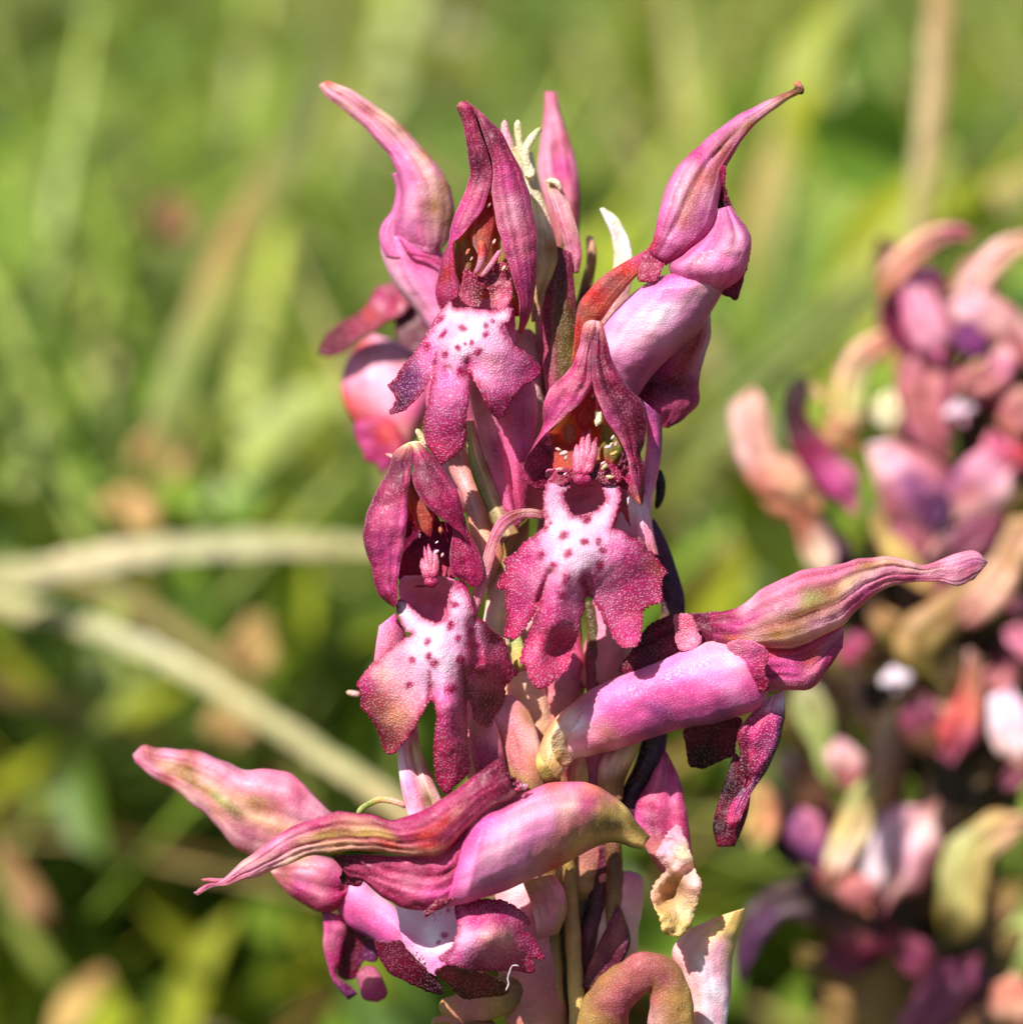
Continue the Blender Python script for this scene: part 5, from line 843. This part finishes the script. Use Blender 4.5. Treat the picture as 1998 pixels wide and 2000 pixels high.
for i in range(2500):
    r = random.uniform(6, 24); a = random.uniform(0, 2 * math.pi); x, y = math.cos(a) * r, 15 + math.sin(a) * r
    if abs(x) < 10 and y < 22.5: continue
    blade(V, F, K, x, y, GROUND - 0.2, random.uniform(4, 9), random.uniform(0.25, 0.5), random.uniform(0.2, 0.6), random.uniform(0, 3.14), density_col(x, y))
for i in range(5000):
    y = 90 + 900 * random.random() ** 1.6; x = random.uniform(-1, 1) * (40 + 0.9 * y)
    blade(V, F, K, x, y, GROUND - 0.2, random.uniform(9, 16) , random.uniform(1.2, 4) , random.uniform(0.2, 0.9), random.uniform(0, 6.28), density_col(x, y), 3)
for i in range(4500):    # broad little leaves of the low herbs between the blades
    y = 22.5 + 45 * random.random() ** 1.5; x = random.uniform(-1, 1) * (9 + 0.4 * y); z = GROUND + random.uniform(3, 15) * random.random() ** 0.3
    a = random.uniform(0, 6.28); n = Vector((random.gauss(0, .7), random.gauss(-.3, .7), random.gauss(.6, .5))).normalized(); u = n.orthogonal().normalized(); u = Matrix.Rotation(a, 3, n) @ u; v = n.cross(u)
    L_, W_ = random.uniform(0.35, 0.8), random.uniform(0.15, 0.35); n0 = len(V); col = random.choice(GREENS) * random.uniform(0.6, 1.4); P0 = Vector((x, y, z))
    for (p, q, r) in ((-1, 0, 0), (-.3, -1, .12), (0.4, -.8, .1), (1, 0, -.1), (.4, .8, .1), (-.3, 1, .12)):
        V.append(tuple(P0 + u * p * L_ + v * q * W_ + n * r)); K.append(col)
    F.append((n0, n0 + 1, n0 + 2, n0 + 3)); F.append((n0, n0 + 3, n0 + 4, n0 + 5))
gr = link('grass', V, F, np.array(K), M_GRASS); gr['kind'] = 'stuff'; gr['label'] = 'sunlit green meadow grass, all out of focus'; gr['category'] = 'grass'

def single(name, pts, cols, depth, label, cat, group=None, flat=0.45, rough=4):
    o = tube(name, pts, cols, M_DRY if cat != 'grass blade' else M_GRASS, None, z=[-d * PX for d in np.atleast_1d(depth)] if np.size(depth) > 1 else -depth * PX, flat=flat, rough=rough, step=14, ring=12)
    o['label'] = label; o['category'] = cat
    if group: o['group'] = group
    return o
single('straw_stem', [(-260, 1160, 24), (0, 1130, 27), (220, 1088, 26), (420, 1066, 25), (600, 1062, 23), (760, 1070, 20), (900, 1110, 18)], ['cG', 'Gc', 'cC', 'GC', 'Gc', 'tG'], [7, 7, 7], 'pale grey-green straw arching level across the left, upper of the crossing pair', 'straw stem', 'straw stems in the grass', flat=0.25, rough=8)
single('straw_stem', [(-200, 1170, 20), (0, 1180, 22), (180, 1225, 21), (330, 1292, 21), (480, 1380, 21), (640, 1482, 20), (790, 1590, 18), (1000, 1780, 16)], ['cG', 'Gc', 'CG', 'cG', 'Gc', 'cy', 'to'], [7.5, 7, 6.5], 'cream straw sloping down to the right behind the lower flowers', 'straw stem', 'straw stems in the grass', flat=0.25, rough=8)
single('straw_stem', [(1845, -120, 22), (1832, 60, 24), (1818, 230, 22), (1795, 380, 20), (1780, 600, 20), (1770, 900, 20), (1765, 1500, 20)], ['yt', 'tc', 'tG', 'ct', 'yt', 'to'], 8.0, 'tan upright straw above the withering spike', 'straw stem', 'straw stems in the grass', flat=0.3, rough=6)
single('straw_stem', [(-100, 1080, 14), (200, 1150, 16), (420, 1290, 16), (560, 1460, 16), (640, 1700, 14)], ['gG', 'Gt', 'tG', 'go', 'oo'], 9, 'thin greenish straw drooping under the crossing pair', 'straw stem', 'straw stems in the grass', flat=0.3, rough=6)
single('grass_blade', [(700, -40, 20), (620, 150, 34), (540, 340, 42), (440, 540, 44), (360, 720, 38), (300, 950, 32), (260, 1300, 30)], ['go', 'Gg', 'gt', 'gG', 'go', 'oo'], 10, 'broad grey-green grass blade slanting behind the upper left flower', 'grass blade', 'single grass blades', flat=0.12)
single('grass_blade', [(2150, 280, 26), (1900, 420, 34), (1720, 540, 40), (1560, 660, 40), (1420, 800, 34), (1300, 1000, 30)], ['gG', 'Gy', 'gG', 'Gg', 'Gg', 'go'], 11, 'yellow-green grass blade slanting down from the right behind the upper right flower', 'grass blade', 'single grass blades', flat=0.12)
single('grass_blade', [(1720, -80, 20), (1600, 120, 30), (1520, 330, 34), (1470, 560, 34), (1440, 900, 30)], ['Gg', 'gG', 'Gy', 'gg', 'go'], 13, 'fresh green grass blade rising beside the upper right horn', 'grass blade', 'single grass blades', flat=0.12)
def dry_leaf(pts, ch, depth, label):
    o = sheet('dry_leaf', pts, [(pts[0][0], pts[0][1], -depth * PX), (pts[1][0], pts[1][1], -depth * PX + 60), (pts[2][0], pts[2][1], -depth * PX - 40), (pts[3][0], pts[3][1], -depth * PX + 30)], [(pts[0][0], pts[0][1], ch[0]), (pts[2][0], pts[2][1], ch[1])], M_DRY, None, th=14, step=16, jag=3, rough=14)
    o['label'] = label; o['category'] = 'dry leaf'; o['group'] = 'dead leaves caught in the grass'
def leafpts(x, y, w, h, a=0.3):
    out = []
    for i in range(9):
        t = 2 * math.pi * i / 9; rx = w * math.cos(t) * (1 + 0.2 * math.sin(3 * t)); ry = h * math.sin(t)
        out.append((x + rx * math.cos(a) - ry * math.sin(a), y + rx * math.sin(a) + ry * math.cos(a)))
    return [out[i] for i in (0, 1, 2, 3, 4, 5, 6, 7, 8)]
dry_leaf(leafpts(335, 430, 44, 54), 'tb', 11, 'small rusty brown dead leaf high on the left beside the broad grass blade')
dry_leaf(leafpts(320, 880, 56, 62), 'ty', 10, 'orange-tan dead leaf above the crossing straws')
dry_leaf(leafpts(255, 990, 60, 40), 'ty', 7.5, 'ochre dead leaf touching the upper straw')
dry_leaf(leafpts(495, 1260, 46, 62), 'yt', 8, 'amber dead leaf between the two straws')
dry_leaf(leafpts(455, 1410, 50, 60), 'ty', 8.2, 'golden brown dead leaf just below the sloping straw')
dry_leaf(leafpts(150, 1960, 90, 30, -0.9), 'ty', 8, 'orange-tan dead leaf in the bottom left corner')
dry_leaf(leafpts(50, 1740, 30, 110, -0.5), 'tb', 8, 'long brown dead leaf at the left edge near the bottom')
